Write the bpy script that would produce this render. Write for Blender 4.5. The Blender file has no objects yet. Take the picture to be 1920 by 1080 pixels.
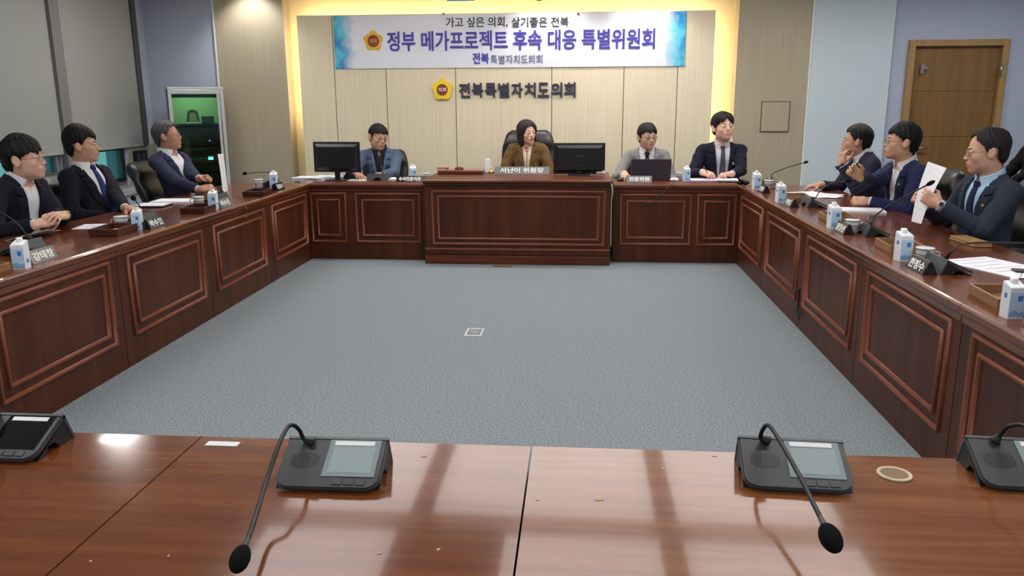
import bpy, bmesh, math, random
import numpy as np
from mathutils import Vector, Matrix, Euler

random.seed(7)
rng = np.random.RandomState(11)
SC = bpy.context.scene
COL = SC.collection
PI = math.pi
rad = math.radians

# ------------------------------------------------------------------ camera
CAM_H = 1.55
F_PX, YAW, PITCH, ROLL = 1512.5, 0.0818169, 0.2289228, -0.0048104
def cam_axes():
    cy, sy = math.cos(YAW), math.sin(YAW)
    w = Vector((-sy*math.cos(PITCH), cy*math.cos(PITCH), -math.sin(PITCH)))
    r0 = Vector((cy, sy, 0)); u0 = r0.cross(w)
    c, s = math.cos(ROLL), math.sin(ROLL)
    return c*r0 + s*u0, -s*r0 + c*u0, w
CR, CU, CW = cam_axes()
cd = bpy.data.cameras.new('camera'); cam = bpy.data.objects.new('camera', cd); COL.objects.link(cam)
cd.sensor_width = 36; cd.lens = F_PX/1920*36; cd.clip_start = 0.05
cam.matrix_world = Matrix(((CR.x, CU.x, -CW.x, 0), (CR.y, CU.y, -CW.y, 0), (CR.z, CU.z, -CW.z, CAM_H), (0, 0, 0, 1)))
SC.camera = cam

def at(x, y, X=None, Y=None, Z=None):
    """world point seen at a photo pixel, on a plane of the place"""
    d = (x-960)/F_PX*CR - (y-540)/F_PX*CU + CW
    t = (Z-CAM_H)/d.z if Z is not None else (Y/d.y if Y is not None else X/d.x)
    return Vector((0, 0, CAM_H)) + d*t

# ------------------------------------------------------------------ view + world
SC.view_settings.view_transform = 'Standard'
SC.view_settings.look = 'None'
SC.view_settings.gamma = 1.0
SC.view_settings.use_curve_mapping = False
SC.view_settings.exposure = 0.08
wd = bpy.data.worlds.new('daylight'); SC.world = wd; wd.use_nodes = True
wd.node_tree.nodes['Background'].inputs[0].default_value = (0.36, 0.55, 0.57, 1)
wd.node_tree.nodes['Background'].inputs[1].default_value = 1.2

# ------------------------------------------------------------------ materials
def lin(c):
    out = []
    for v in c[:3]:
        v = v/255.0
        out.append(v/12.92 if v <= 0.04045 else ((v+0.055)/1.055)**2.4)
    return tuple(out) + (1.0,)
MATS = {}
def new_mat(name):
    m = bpy.data.materials.new(name); m.use_nodes = True
    nt = m.node_tree; b = nt.nodes['Principled BSDF']
    return m, nt, b
def plain(name, rgb, rough=0.5, metal=0.0, spec=0.5, noise=0.0, nscale=20.0, bump=0.0, bscale=200.0, coat=0.0, stretch=(1, 1, 1), sheen=0.0):
    if name in MATS: return MATS[name]
    m, nt, b = new_mat(name)
    c = lin(rgb)
    b.inputs['Base Color'].default_value = c
    b.inputs['Roughness'].default_value = rough
    b.inputs['Metallic'].default_value = metal
    b.inputs['Specular IOR Level'].default_value = spec
    b.inputs['Coat Weight'].default_value = coat
    b.inputs['Sheen Weight'].default_value = sheen
    if noise or bump:
        tc = nt.nodes.new('ShaderNodeTexCoord'); mp = nt.nodes.new('ShaderNodeMapping')
        mp.inputs['Scale'].default_value = stretch
        nt.links.new(tc.outputs['Object'], mp.inputs['Vector'])
    if noise:
        n = nt.nodes.new('ShaderNodeTexNoise'); n.inputs['Scale'].default_value = nscale; n.inputs['Detail'].default_value = 4
        nt.links.new(mp.outputs[0], n.inputs['Vector'])
        r = nt.nodes.new('ShaderNodeValToRGB')
        r.color_ramp.elements[0].position = 0.3; r.color_ramp.elements[1].position = 0.7
        r.color_ramp.elements[0].color = tuple(max(0, v*(1-noise)) for v in c[:3]) + (1,)
        r.color_ramp.elements[1].color = tuple(min(1, v*(1+noise)) for v in c[:3]) + (1,)
        nt.links.new(n.outputs['Fac'], r.inputs['Fac']); nt.links.new(r.outputs[0], b.inputs['Base Color'])
    if bump:
        n2 = nt.nodes.new('ShaderNodeTexNoise'); n2.inputs['Scale'].default_value = bscale; n2.inputs['Detail'].default_value = 3
        nt.links.new(mp.outputs[0], n2.inputs['Vector'])
        bp = nt.nodes.new('ShaderNodeBump'); bp.inputs['Strength'].default_value = bump; bp.inputs['Distance'].default_value = 0.002
        nt.links.new(n2.outputs['Fac'], bp.inputs['Height']); nt.links.new(bp.outputs[0], b.inputs['Normal'])
    MATS[name] = m
    return m
def wood(name, dark, mid, light, axis='x', rough=0.3, scale=1.0, coat=0.0, spec=0.5):
    """streaky grain running along one world axis"""
    if name in MATS: return MATS[name]
    m, nt, b = new_mat(name)
    g = nt.nodes.new('ShaderNodeNewGeometry'); mp = nt.nodes.new('ShaderNodeMapping')
    s = {'x': (0.9, 14, 14), 'y': (14, 0.9, 14), 'z': (14, 14, 0.9)}[axis]
    mp.inputs['Scale'].default_value = tuple(v*scale for v in s)
    nt.links.new(g.outputs['Position'], mp.inputs['Vector'])
    n = nt.nodes.new('ShaderNodeTexNoise'); n.inputs['Scale'].default_value = 1.6; n.inputs['Detail'].default_value = 4; n.inputs['Roughness'].default_value = 0.5; n.inputs['Distortion'].default_value = 0.15
    nt.links.new(mp.outputs[0], n.inputs['Vector'])
    r = nt.nodes.new('ShaderNodeValToRGB'); e = r.color_ramp.elements
    e[0].position = 0.3; e[0].color = lin(dark); e[1].position = 0.72; e[1].color = lin(light)
    k = r.color_ramp.elements.new(0.5); k.color = lin(mid)
    nt.links.new(n.outputs['Fac'], r.inputs['Fac']); nt.links.new(r.outputs[0], b.inputs['Base Color'])
    b.inputs['Roughness'].default_value = rough; b.inputs['Coat Weight'].default_value = coat; b.inputs['Coat Roughness'].default_value = 0.05
    b.inputs['Specular IOR Level'].default_value = spec
    MATS[name] = m
    return m
def emit(name, rgb, strength):
    if name in MATS: return MATS[name]
    m, nt, b = new_mat(name)
    b.inputs['Base Color'].default_value = (0.8, 0.8, 0.8, 1)
    b.inputs['Emission Color'].default_value = lin(rgb); b.inputs['Emission Strength'].default_value = strength
    MATS[name] = m
    return m
def clear_glass(name, rgb=(235, 245, 242), mix=0.82, rough=0.03):
    if name in MATS: return MATS[name]
    m = bpy.data.materials.new(name); m.use_nodes = True; nt = m.node_tree
    nt.nodes.remove(nt.nodes['Principled BSDF'])
    t = nt.nodes.new('ShaderNodeBsdfTransparent'); t.inputs[0].default_value = lin(rgb)
    gl = nt.nodes.new('ShaderNodeBsdfGlossy'); gl.inputs['Roughness'].default_value = rough
    mx = nt.nodes.new('ShaderNodeMixShader'); mx.inputs[0].default_value = 1-mix
    nt.links.new(t.outputs[0], mx.inputs[1]); nt.links.new(gl.outputs[0], mx.inputs[2])
    nt.links.new(mx.outputs[0], nt.nodes['Material Output'].inputs[0])
    MATS[name] = m
    return m

# ------------------------------------------------------------------ objects
def tag(o, label=None, cat=None, group=None, kind=None):
    if label: o['label'] = label
    if cat: o['category'] = cat
    if group: o['group'] = group
    if kind: o['kind'] = kind
    return o
def thing(name, label, cat, loc=(0, 0, 0), rz=0.0, group=None):
    o = bpy.data.objects.new(name, None); COL.objects.link(o); o.empty_display_size = 0.1
    o.location = loc; o.rotation_euler = (0, 0, rz)
    return tag(o, label, cat, group)
def obj(name, bm, mat, parent=None, smooth=False, label=None, loc=None, rot=None):
    me = bpy.data.meshes.new(name)
    bm.normal_update(); bm.to_mesh(me); bm.free()
    return objm(name, me, mat, parent, smooth, label, loc, rot)
def objm(name, me, mat, parent=None, smooth=False, label=None, loc=None, rot=None):
    for m in (mat if isinstance(mat, (list, tuple)) else [mat]): me.materials.append(m)
    if smooth: me.polygons.foreach_set('use_smooth', [True]*len(me.polygons))
    o = bpy.data.objects.new(name, me); COL.objects.link(o)
    if parent is not None: o.parent = parent
    if label: o['label'] = label
    if loc is not None: o.location = loc
    if rot is not None: o.rotation_euler = rot
    return o
KIDS = {}
def copy_tree(o, parent=None):
    c = o.copy(); COL.objects.link(c); c.parent = parent
    for ch in list(o.children): copy_tree(ch, c)
    return c
def smooth_by_angle(o, deg=35):
    me = o.data
    bm = bmesh.new(); bm.from_mesh(me)
    for f in bm.faces: f.smooth = True
    for e in bm.edges:
        if len(e.link_faces) == 2: e.smooth = e.calc_face_angle(0) < rad(deg)
    bm.to_mesh(me); bm.free()
    return o

# ------------------------------------------------------------------ mesh helpers (all add to a bmesh)
def B(): return bmesh.new()
def box(bm, c, s, bev=0.0, rot=None, seg=2):
    M = Matrix.Translation(c)
    if rot is not None: M = M @ (rot.to_matrix().to_4x4() if isinstance(rot, Euler) else rot)
    r = bmesh.ops.create_cube(bm, size=1.0, matrix=M @ Matrix.Diagonal((s[0], s[1], s[2], 1)))
    if bev > 0:
        es = list({e for v in r['verts'] for e in v.link_edges})
        bmesh.ops.bevel(bm, geom=es, offset=bev, segments=seg, affect='EDGES', profile=0.5, clamp_overlap=True)
    return bm
def box2(bm, a, b, bev=0.0):
    a = Vector(a); b = Vector(b)
    return box(bm, (a+b)/2, [abs(b[i]-a[i]) for i in range(3)], bev)
def loft(bm, rings, cap=True, close=True):
    vs = [[bm.verts.new(p) for p in r] for r in rings]
    n = len(vs[0])
    for a, b in zip(vs[:-1], vs[1:]):
        for i in range(n if close else n-1):
            j = (i+1) % n
            bm.faces.new((a[i], a[j], b[j], b[i]))
    if cap:
        bm.faces.new(list(reversed(vs[0]))); bm.faces.new(vs[-1])
    return bm
def circ(c, ax, r, n=16, r2=None):
    ax = Vector(ax).normalized(); c = Vector(c)
    u = ax.orthogonal().normalized(); v = ax.cross(u)
    r2 = r if r2 is None else r2
    return [c + u*(r*math.cos(2*PI*i/n)) + v*(r2*math.sin(2*PI*i/n)) for i in range(n)]
def cyl(bm, a, b, r, r2=None, n=16):
    a = Vector(a); b = Vector(b)
    d = b-a
    return loft(bm, [circ(a, d, r, n), circ(b, d, r if r2 is None else r2, n)])
def lathe(bm, c, prof, n=20, cap=True):
    c = Vector(c)
    return loft(bm, [[c + Vector((r*math.cos(2*PI*i/n), r*math.sin(2*PI*i/n), z)) for i in range(n)] for r, z in prof], cap)
def tube(bm, pts, r, n=8):
    """r: number or list; parallel-transport frames"""
    P = [Vector(p) for p in pts]; m = len(P)
    R = r if isinstance(r, (list, tuple)) else [r]*m
    T = [(P[min(i+1, m-1)]-P[max(i-1, 0)]).normalized() for i in range(m)]
    u = T[0].orthogonal().normalized(); rings = []
    for i in range(m):
        u = (u - T[i]*u.dot(T[i])).normalized(); v = T[i].cross(u)
        rings.append([P[i] + u*(R[i]*math.cos(2*PI*k/n)) + v*(R[i]*math.sin(2*PI*k/n)) for k in range(n)])
    return loft(bm, rings)
def spline(ctrl, n=8):
    P = [Vector(p) for p in ctrl]; P = [P[0]*2-P[1]] + P + [P[-1]*2-P[-2]]
    out = []
    for i in range(1, len(P)-2):
        for k in range(n):
            t = k/n
            out.append(0.5*((2*P[i]) + (P[i+1]-P[i-1])*t + (2*P[i-1]-5*P[i]+4*P[i+1]-P[i+2])*t*t + (3*P[i]-P[i-1]-3*P[i+1]+P[i+2])*t**3))
    out.append(P[-2])
    return out
def prism(bm, pts2, h0, h1, plane='xy'):
    """extrude a 2-D outline; plane xy (along z), xz (along y), yz (along x)"""
    def p3(p, h):
        return {'xy': (p[0], p[1], h), 'xz': (p[0], h, p[1]), 'yz': (h, p[0], p[1])}[plane]
    loft(bm, [[p3(p, h0) for p in pts2], [p3(p, h1) for p in pts2]])
    bmesh.ops.recalc_face_normals(bm, faces=bm.faces)
    return bm
def ellipsoid(bm, c, r, n=16, m=10, rot=None):
    M = Matrix.Translation(c)
    if rot is not None: M = M @ rot
    bmesh.ops.create_uvsphere(bm, u_segments=n, v_segments=m, radius=1.0, matrix=M @ Matrix.Diagonal((r[0], r[1], r[2], 1)))
    return bm
def frame_xz(bm, x0, x1, z0, z1, y, prof):
    """mitred picture-frame moulding on a wall facing -y; prof = [(inset, height)]"""
    rings = []
    for t, h in prof:
        rings.append([(x0+t, y-h, z0+t), (x1-t, y-h, z0+t), (x1-t, y-h, z1-t), (x0+t, y-h, z1-t)])
    vs = [[bm.verts.new(p) for p in r] for r in rings]
    for a, b in zip(vs[:-1], vs[1:]):
        for i in range(4):
            j = (i+1) % 4
            bm.faces.new((a[i], a[j], b[j], b[i]))
    return bm
BEAD = [(0, 0), (0.001, 0.008), (0.005, 0.013), (0.012, 0.013), (0.017, 0.008), (0.020, 0.005), (0.022, 0)]

def text_mesh(s, bold=0.0, extrude=0.0, spacing=1.0):
    cu = bpy.data.curves.new('lettering', 'FONT'); cu.body = s; cu.size = 1.0
    cu.offset = bold; cu.extrude = extrude; cu.space_character = spacing; cu.resolution_u = 3
    o = bpy.data.objects.new('lettering', cu); COL.objects.link(o)
    dg = bpy.context.evaluated_depsgraph_get(); dg.update()
    me = bpy.data.meshes.new_from_object(o.evaluated_get(dg))
    bpy.data.objects.remove(o); bpy.data.curves.remove(cu)
    return me
def fit_text(s, x0, x1, z0, z1, y, bold=0.0, depth=0.002, M=None, spacing=1.0):
    """letters filling the rectangle x0..x1, z0..z1, facing -y, standing depth proud of y; M then places them"""
    me = text_mesh(s, bold, 0.5, spacing)
    co = np.empty(len(me.vertices)*3); me.vertices.foreach_get('co', co); co = co.reshape(-1, 3)
    lo = co.min(0); hi = co.max(0)
    q = (co-lo)/np.maximum(hi-lo, 1e-6)
    out = np.stack([x0+(x1-x0)*q[:, 0], y-depth*q[:, 2], z0+(z1-z0)*q[:, 1]], 1)
    if M is not None:
        A = np.array(M); out = out @ A[:3, :3].T + A[:3, 3]
    me.vertices.foreach_set('co', out.ravel()); me.update()
    return me
# ------------------------------------------------------------------ colours of the place
M_CARPET = plain('carpet_grey', (129, 137, 142), rough=0.95, spec=0.1, noise=0.42, nscale=105, bump=0.5, bscale=420)
M_CREAM = plain('cream_panel', (218, 207, 180), rough=0.6, spec=0.3, noise=0.07, nscale=3, stretch=(22, 22, 0.4))
M_GROOVE = plain('groove_dark', (92, 80, 62), rough=0.8)
M_TAUPE = plain('taupe_panel', (166, 157, 136), rough=0.5, spec=0.35, noise=0.09, nscale=3, stretch=(30, 30, 0.4))
M_COVE = plain('cove_paint', (232, 214, 170), rough=0.8, spec=0.2)
M_LILAC = plain('lilac_paint', (172, 180, 198), rough=0.8, spec=0.2)
M_BLUEWALL = plain('pale_blue_paint', (192, 205, 212), rough=0.8, spec=0.2)
M_CEIL = plain('ceiling_paint', (226, 226, 222), rough=0.9, spec=0.2)
M_WHITE = plain('white_trim', (225, 228, 232), rough=0.5)
M_MULLION = plain('mullion_grey', (112, 112, 116), rough=0.5)
M_BLIND = plain('blind_grey', (150, 153, 151), rough=0.9, spec=0.1, noise=0.04, nscale=300)
M_LAMP = emit('lamp_panel', (255, 250, 246), 23.0)
M_LED = emit('led_warm', (255, 230, 184), 44.0)
M_SPOTLAMP = emit('downlight_lens', (255, 246, 236), 18.0)
M_PANE = clear_glass('window_pane', (200, 235, 232), 0.86)
M_OAK = wood('oak_door', (112, 82, 40), (122, 90, 46), (132, 99, 53), 'z', rough=0.45, scale=0.6)
M_OAKF = wood('oak_frame', (146, 114, 68), (156, 123, 76), (166, 132, 84), 'z', rough=0.45, scale=0.6)
M_STEEL = plain('brushed_steel', (170, 170, 172), rough=0.3, metal=0.9)
M_BLACKP = plain('black_plastic', (16, 16, 18), rough=0.42)
M_GREYP = plain('grey_plastic', (64, 68, 70), rough=0.45)

CEIL_Z = 2.95
YW = 9.6
def structure(name, bm, mat, smooth=False):
    return tag(obj(name, bm, mat, None, smooth), kind='structure')

structure('floor', box2(B(), (-5.4, -3, -0.1), (5.7, 9.9, 0)), M_CARPET)
structure('ceiling', box2(B(), (-5.4, -3, CEIL_Z), (5.7, 9.9, CEIL_Z+0.1)), M_CEIL)
structure('wall_front', box2(B(), (-5.4, -3.1, 0), (5.7, -3, CEIL_Z)), M_LILAC)
structure('wall_right', box2(B(), (5.5, -3, 0), (5.7, 9.9, CEIL_Z)), M_LILAC)
# back wall: recess, proud centre panel, two taupe side panels, pale pillar, door wall
YC = 9.5
pL = at(565, 180, Y=YC).x; pR = at(1337, 130, Y=YC).x; pT = at(950, 24, Y=YC).z
tL0 = -4.27; tL1 = -3.44; tR0 = at(1379, 150, Y=YW).x; tR1 = 2.56; bl1 = 3.44
structure('wall_back', box2(B(), (tL1-0.02, 9.8, 0), (tR0+0.02, 9.9, CEIL_Z)), M_COVE)
gx = [pL] + [at(px, 250, Y=YC).x for px in (633, 728, 856, 1034, 1167, 1266)] + [pR]
b = B()
for x0, x1 in zip(gx[:-1], gx[1:]):
    box2(b, (x0+(0.004 if x0 > pL else 0), YC, 0), (x1-(0.004 if x1 < pR else 0), YC+0.05, pT), 0.002)
structure('wall_back_panel', b, M_CREAM)
structure('trim_1', box2(B(), (pL+0.03, YC+0.012, 0), (pR-0.03, YC+0.08, pT-0.02)), M_GROOVE)
structure('wall_back_left', box2(B(), (tL0, YW, 0), (tL1, 9.9, CEIL_Z)), M_TAUPE)
structure('wall_back_right', box2(B(), (tR0, YW, 0), (tR1, 9.9, CEIL_Z)), M_TAUPE)
structure('trim_2', box2(B(), (tL0-0.018, YW-0.006, 0), (tL0-0.001, 9.7, CEIL_Z)), M_WHITE)
structure('trim_3', box2(B(), (tR1+0.001, YW-0.006, 0), (tR1+0.02, 9.7, CEIL_Z)), M_WHITE)
structure('wall_back_pillar', box2(B(), (tR1+0.021, YW-0.02, 0), (bl1, 9.9, CEIL_Z)), M_BLUEWALL)
structure('wall_back_corner', box2(B(), (-5.4, YW+0.02, 0), (tL0-0.02, 9.9, CEIL_Z)), M_LILAC)
# door wall with an opening
dx0 = at(1715, 88, Y=YW+0.04).x; dx1 = at(1878, 88, Y=YW+0.04).x; dz = 2.105
b = B()
box2(b, (bl1, YW+0.04, 0), (dx0-0.07, 9.9, CEIL_Z)); box2(b, (dx1+0.07, YW+0.04, 0), (5.7, 9.9, CEIL_Z)); box2(b, (dx0-0.07, YW+0.04, dz+0.07), (dx1+0.07, 9.9, CEIL_Z))
structure('wall_back_door', b, M_LILAC)
dr = thing('door_1', 'oak door with three horizontal grooves in the lilac back wall', 'door', ((dx0+dx1)/2, YW+0.05, 0)); dr['kind'] = 'structure'
w2 = (dx1-dx0)/2
b = B()
for s in (-1, 1): box(b, (s*(w2+0.035), -0.01, (dz+0.07)/2), (0.07, 0.1, dz+0.07), 0.006)
box(b, (0, -0.01, dz+0.035), (2*w2, 0.1, 0.07), 0.006)
box(b, (0, .055, dz-.01), (2*w2, .02, .06)); obj('door_frame', b, M_OAKF, dr)
b = B(); zz = [0.01, 0.62, 1.12, 1.62, dz]
for z0, z1 in zip(zz[:-1], zz[1:]): box2(b, (-w2+0.004, 0.0, z0+0.004), (w2-0.004, 0.045, z1-0.004), 0.004)
box2(b, (-w2+0.006, 0.006, 0.01), (w2-0.006, 0.04, dz)); obj('door_leaf', b, M_OAK, dr)
b = B(); box(b, (-w2+0.09, -0.03, 1.0), (0.05, 0.03, 0.05), 0.01); tube(b, [(-w2+0.09, -0.055, 1.0), (-w2+0.15, -0.06, 1.0), (-w2+0.23, -0.055, 1.0)], 0.011)
obj('handle', b, M_STEEL, dr, True)
b = B(); box(b, (-w2+0.1, -0.02, 1.86), (0.04, 0.04, 0.1), 0.008); box(b, (-w2+0.13, -0.03, 1.87), (0.05, 0.03, 0.025), 0.006)
obj('door_stay', b, M_STEEL, dr)
for z in (1.85, 1.2):
    b = B(); cyl(b, (w2, -0.065, z-0.07), (w2, -0.065, z+0.07), 0.011); obj('hinge', b, M_STEEL, dr, True)
# access hatch in the right taupe panel
h0 = at(1428, 190, Y=YW); h1 = at(1478, 247, Y=YW)
t = thing('access_hatch', 'square flush hatch in the taupe panel right of the lit recess', 'hatch', ((h0.x+h1.x)/2, YW, (h0.z+h1.z)/2))
hw = (h1.x-h0.x)/2; hh = (h0.z-h1.z)/2
b = B(); box2(b, (-hw+0.008, -0.008, -hh+0.008), (hw-0.008, -0.001, hh-0.008), 0.002); obj('hatch_door', b, M_TAUPE, t)
b = B(); frame_xz(b, -hw, hw, -hh, hh, 0.0, [(0, 0), (0.0, 0.012), (0.006, 0.012), (0.006, 0.0)]); obj('hatch_frame', b, M_GROOVE, t)

# ------------------------------------------------------------------ left wall with windows
XL = -5.153
WINS = [(3.2, 5.45), (5.6, 7.76), (7.92, 8.95)]
SILL, HEAD = 0.62, 2.8
b = B()
box2(b, (-5.4, -3, 0), (XL, 9.65, SILL)); box2(b, (-5.4, -3, HEAD), (XL, 9.65, CEIL_Z))
ys = [-3.0]
for a0, a1 in WINS: ys += [a0, a1]
ys.append(9.65)
for y0, y1 in zip(ys[0::2], ys[1::2]): box2(b, (-5.4, y0, SILL), (XL, y1, HEAD))
structure('wall_left', b, M_LILAC)
structure('trim_4', box2(B(), (XL, 2.5, SILL-0.06), (XL+0.3, 9.55, SILL), 0.006), plain('sill_stone', (150, 156, 152), rough=0.35))
structure('trim_5', box2(B(), (XL, 2.5, 0), (XL+0.26, 9.55, SILL-0.06)), M_LILAC)
structure('trim_6', box2(B(), (XL, 8.96, SILL), (XL+0.02, 9.6, 1.06)), plain('beige_board', (150, 150, 138), rough=0.7))
for i, (y0, y1) in enumerate(WINS):
    w = thing('window_%d' % (i+1), 'window behind grey roller blind', 'window', (XL-0.06, (y0+y1)/2, SILL)); w['kind'] = 'structure'
    if i == 0: tag(w, 'window at the near end of the left wall behind a grey roller blind')
    if i == 1: tag(w, 'window behind the grey roller blind left of the wide grey mullion')
    if i == 2: tag(w, 'open teal window beside the black wall control box')
    L = (y1-y0)/2; H = HEAD-SILL
    b = B()
    for s in (-1, 1): box(b, (0, s*(L-0.025), H/2), (0.08, 0.05, H), 0.004)
    box(b, (0, 0, 0.025), (0.08, 2*L-0.1, 0.05), 0.004); box(b, (0, 0, H-0.025), (0.08, 2*L-0.1, 0.05), 0.004); box(b, (0, 0, 0.46), (0.08, 2*L-0.1, 0.05), 0.004)
    obj('window_frame', b, M_MULLION, w)
    b = B(); box2(b, (-0.004, -L+0.05, 0.05), (0.004, L-0.05, 0.435)); obj('pane', b, M_PANE, w)
    b = B(); box2(b, (-0.004, -L+0.05, 0.485), (0.004, L-0.05, H-0.05)); obj('pane', b, M_PANE, w)
    b = B()
    for s in (-1, 1): box(b, (0.05, s*(L-0.075), 0.24), (0.03, 0.035, 0.38), 0.003)
    box(b, (0.05, 0, 0.07), (0.03, 2*L-0.18, 0.035), 0.003); box(b, (0.05, 0, 0.42), (0.03, 2*L-0.18, 0.035), 0.003)
    obj('sash', b, M_BLACKP if i == 2 else M_MULLION, w)
structure('trim_7', box2(B(), (XL, 7.765, SILL), (XL+0.07, 7.915, CEIL_Z)), M_MULLION)
structure('trim_8', box2(B(), (XL, 9.285, SILL+0.44), (XL+0.05, 9.385, CEIL_Z)), plain('mullion_dark', (70, 70, 76), rough=0.5))
for y0, y1, lab in ((3.1, 7.76, 'wide grey roller blind above the nearest seated man in the dark suit'), (7.92, 9.28, 'grey roller blind hanging between the wide and the narrow mullion')):
    t = thing('roller_blind', lab, 'blind', (XL+0.03, (y0+y1)/2, 1.04), 0, 'grey roller blinds')
    L = (y1-y0)/2
    obj('blind_fabric', box2(B(), (-0.003, -L, 0.02), (0.003, L, 1.8)), M_BLIND, t)
    b = B(); box(b, (0, 0, 0.012), (0.018, 2*L, 0.024), 0.006); obj('bottom_bar', b, M_BLIND, t)
    b = B(); cyl(b, (0, -L, 1.83), (0, L, 1.83), 0.03); obj('roller', b, M_MULLION, t, True)
# wall control box
c0 = at(247, 282, X=XL+0.02); c1 = at(274, 304, X=XL+0.02)
t = thing('control_box', 'small black control box on the beige board beside the teal window', 'control box', (XL+0.02, (c0.y+c1.y)/2, (c0.z+c1.z)/2))
obj('housing', box2(B(), (0, -0.135, -0.07), (0.035, 0.135, 0.07), 0.006), M_BLACKP, t)
for k in (-1, 1): obj('dial_window', box2(B(), (0.035, -0.05+k*0.06, -0.04), (0.038, 0.03+k*0.06, 0.035), 0.002), M_GREYP, t)

# ------------------------------------------------------------------ ceiling lights and light strips
M_LUM = emit('luminous_ceiling', (255, 248, 244), 2.3)
def ceiling_light(x, y, wx, wy, lab, mat=None, grp='rectangular ceiling light panels'):
    t = thing('ceiling_light', lab, 'ceiling light', (x, y, CEIL_Z), 0, grp)
    b = B(); frame_prof = [(wx/2+0.03, wy/2+0.03)]
    for s in (-1, 1):
        box(b, (s*(wx/2+0.015), 0, -0.02), (0.03, wy+0.06, 0.04)); box(b, (0, s*(wy/2+0.015), -0.02), (wx, 0.03, 0.04))
    obj('frame', b, M_WHITE, t)
    obj('diffuser', box2(B(), (-wx/2, -wy/2, -0.012), (wx/2, wy/2, -0.004)), mat or M_LAMP, t)
LIGHTS = [(x, y) for y in (-1.0, 2.9) for x in (-3.4, -1.1, 1.2, 3.5)] + [(-3.6, 7.8), (-1.5, 8.0), (0.5, 8.0), (2.3, 8.0), (4.3, 8.0)]  # panels out of view; the far row is added to brighten the back
for x, y in LIGHTS: ceiling_light(x, y, 1.2, 0.3, 'white rectangular ceiling light panel unseen overhead')
ceiling_light(-4.12, 6.6, 0.28, 0.45, 'ceiling light panel over the left row, turned along the room')
for x0, x1, y0, y1 in ((-2.2, -1.17, 5.3, 7.0), (-1.07, .62, 5.3, 7.0), (.72, 1.95, 5.3, 7.0), (-2.2, -1.2, 3.9, 5.12), (-.5, .62, 3.9, 5.12), (.72, 1.95, 3.9, 5.12)):
    ceiling_light((x0+x1)/2, (y0+y1)/2, x1-x0-.06, y1-y0-.06, 'large softly luminous ceiling panel over the middle of the room', M_LUM, 'large luminous ceiling panels')
for x, y, lab in ((-3.80, 9.28, 'ceiling downlight above the left taupe panel'), (-0.35, 9.05, 'ceiling downlight above the banner middle'), (0.75, 9.05, 'ceiling downlight above the right half of the banner')):
    t = thing('downlight', lab, 'downlight', (x, y, CEIL_Z), 0, 'round downlights by the back wall')
    b = B(); lathe(b, (0, 0, 0), [(0.06, -0.001), (0.075, -0.012), (0.055, -0.012), (0.05, -0.004)]); obj('trim_ring', b, M_WHITE, t, True)
    b = B(); cyl(b, (0, 0, -0.004), (0, 0, -0.006), 0.05); obj('lens', b, M_SPOTLAMP, t)
    ld = bpy.data.lights.new('downlight_lamp', 'SPOT'); lo = bpy.data.objects.new('downlight_lamp', ld); COL.objects.link(lo)
    ld.energy = 42; ld.spot_size = rad(105); ld.spot_blend = 0.7; ld.shadow_soft_size = 0.04; ld.color = (1, 0.96, 0.91)
    lo.parent = t; lo.location = (0, 0, -0.03); lo.rotation_euler = (rad(14), 0, 0)
# warm light strips behind the centre panel's edges
def led(name, a, c, lab):
    tag(structure(name, box2(B(), a, c), M_LED), lab, 'light strip', 'warm light strips behind the centre panel')
    o = bpy.data.objects[name]; del o['kind']; return o
led('light_strip', (pL+0.03, 9.6, 1.3), (pL+0.045, 9.615, pT-0.05), 'warm light strip behind the left edge of the cream panel')
led('light_strip.001', (pR-0.045, 9.6, 0.9), (pR-0.03, 9.615, pT-0.05), 'warm light strip behind the right edge of the cream panel')
led('light_strip.002', (pL+0.05, 9.6, pT-0.05), (pR-0.05, 9.615, pT-0.035), 'warm light strip behind the top edge of the cream panel')
# ------------------------------------------------------------------ desks
def mahog(axis): return wood('mahogany_'+axis, (80, 38, 18), (102, 50, 24), (124, 64, 32), axis, rough=0.24, coat=0.3)
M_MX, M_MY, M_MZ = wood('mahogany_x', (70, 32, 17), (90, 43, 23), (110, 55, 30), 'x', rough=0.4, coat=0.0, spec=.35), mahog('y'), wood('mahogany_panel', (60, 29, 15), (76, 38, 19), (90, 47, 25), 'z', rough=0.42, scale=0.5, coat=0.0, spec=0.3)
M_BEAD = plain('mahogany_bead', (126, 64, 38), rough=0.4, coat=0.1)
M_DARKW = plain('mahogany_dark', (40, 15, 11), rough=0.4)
TOPZ = 0.757
TOP_PROF = [(-0.0, 0), (-0.018, 0.006), (-0.022, 0.014), (-0.022, 0.034), (-0.016, 0.042), (-0.008, 0.045), (0.02, 0.045)]
def worktop(L, D, z=TOPZ, t=0.045, over=0.022, gap=0.002):
    """slab with a rounded nose along the front edge (front faces -y)"""
    b = B(); k = t/0.045
    pts = [(y*over/0.022, z-t+h*k) for y, h in TOP_PROF] + [(D, z), (D, z-t)]
    prism(b, pts, gap, L-gap, 'yz')
    return b
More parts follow.
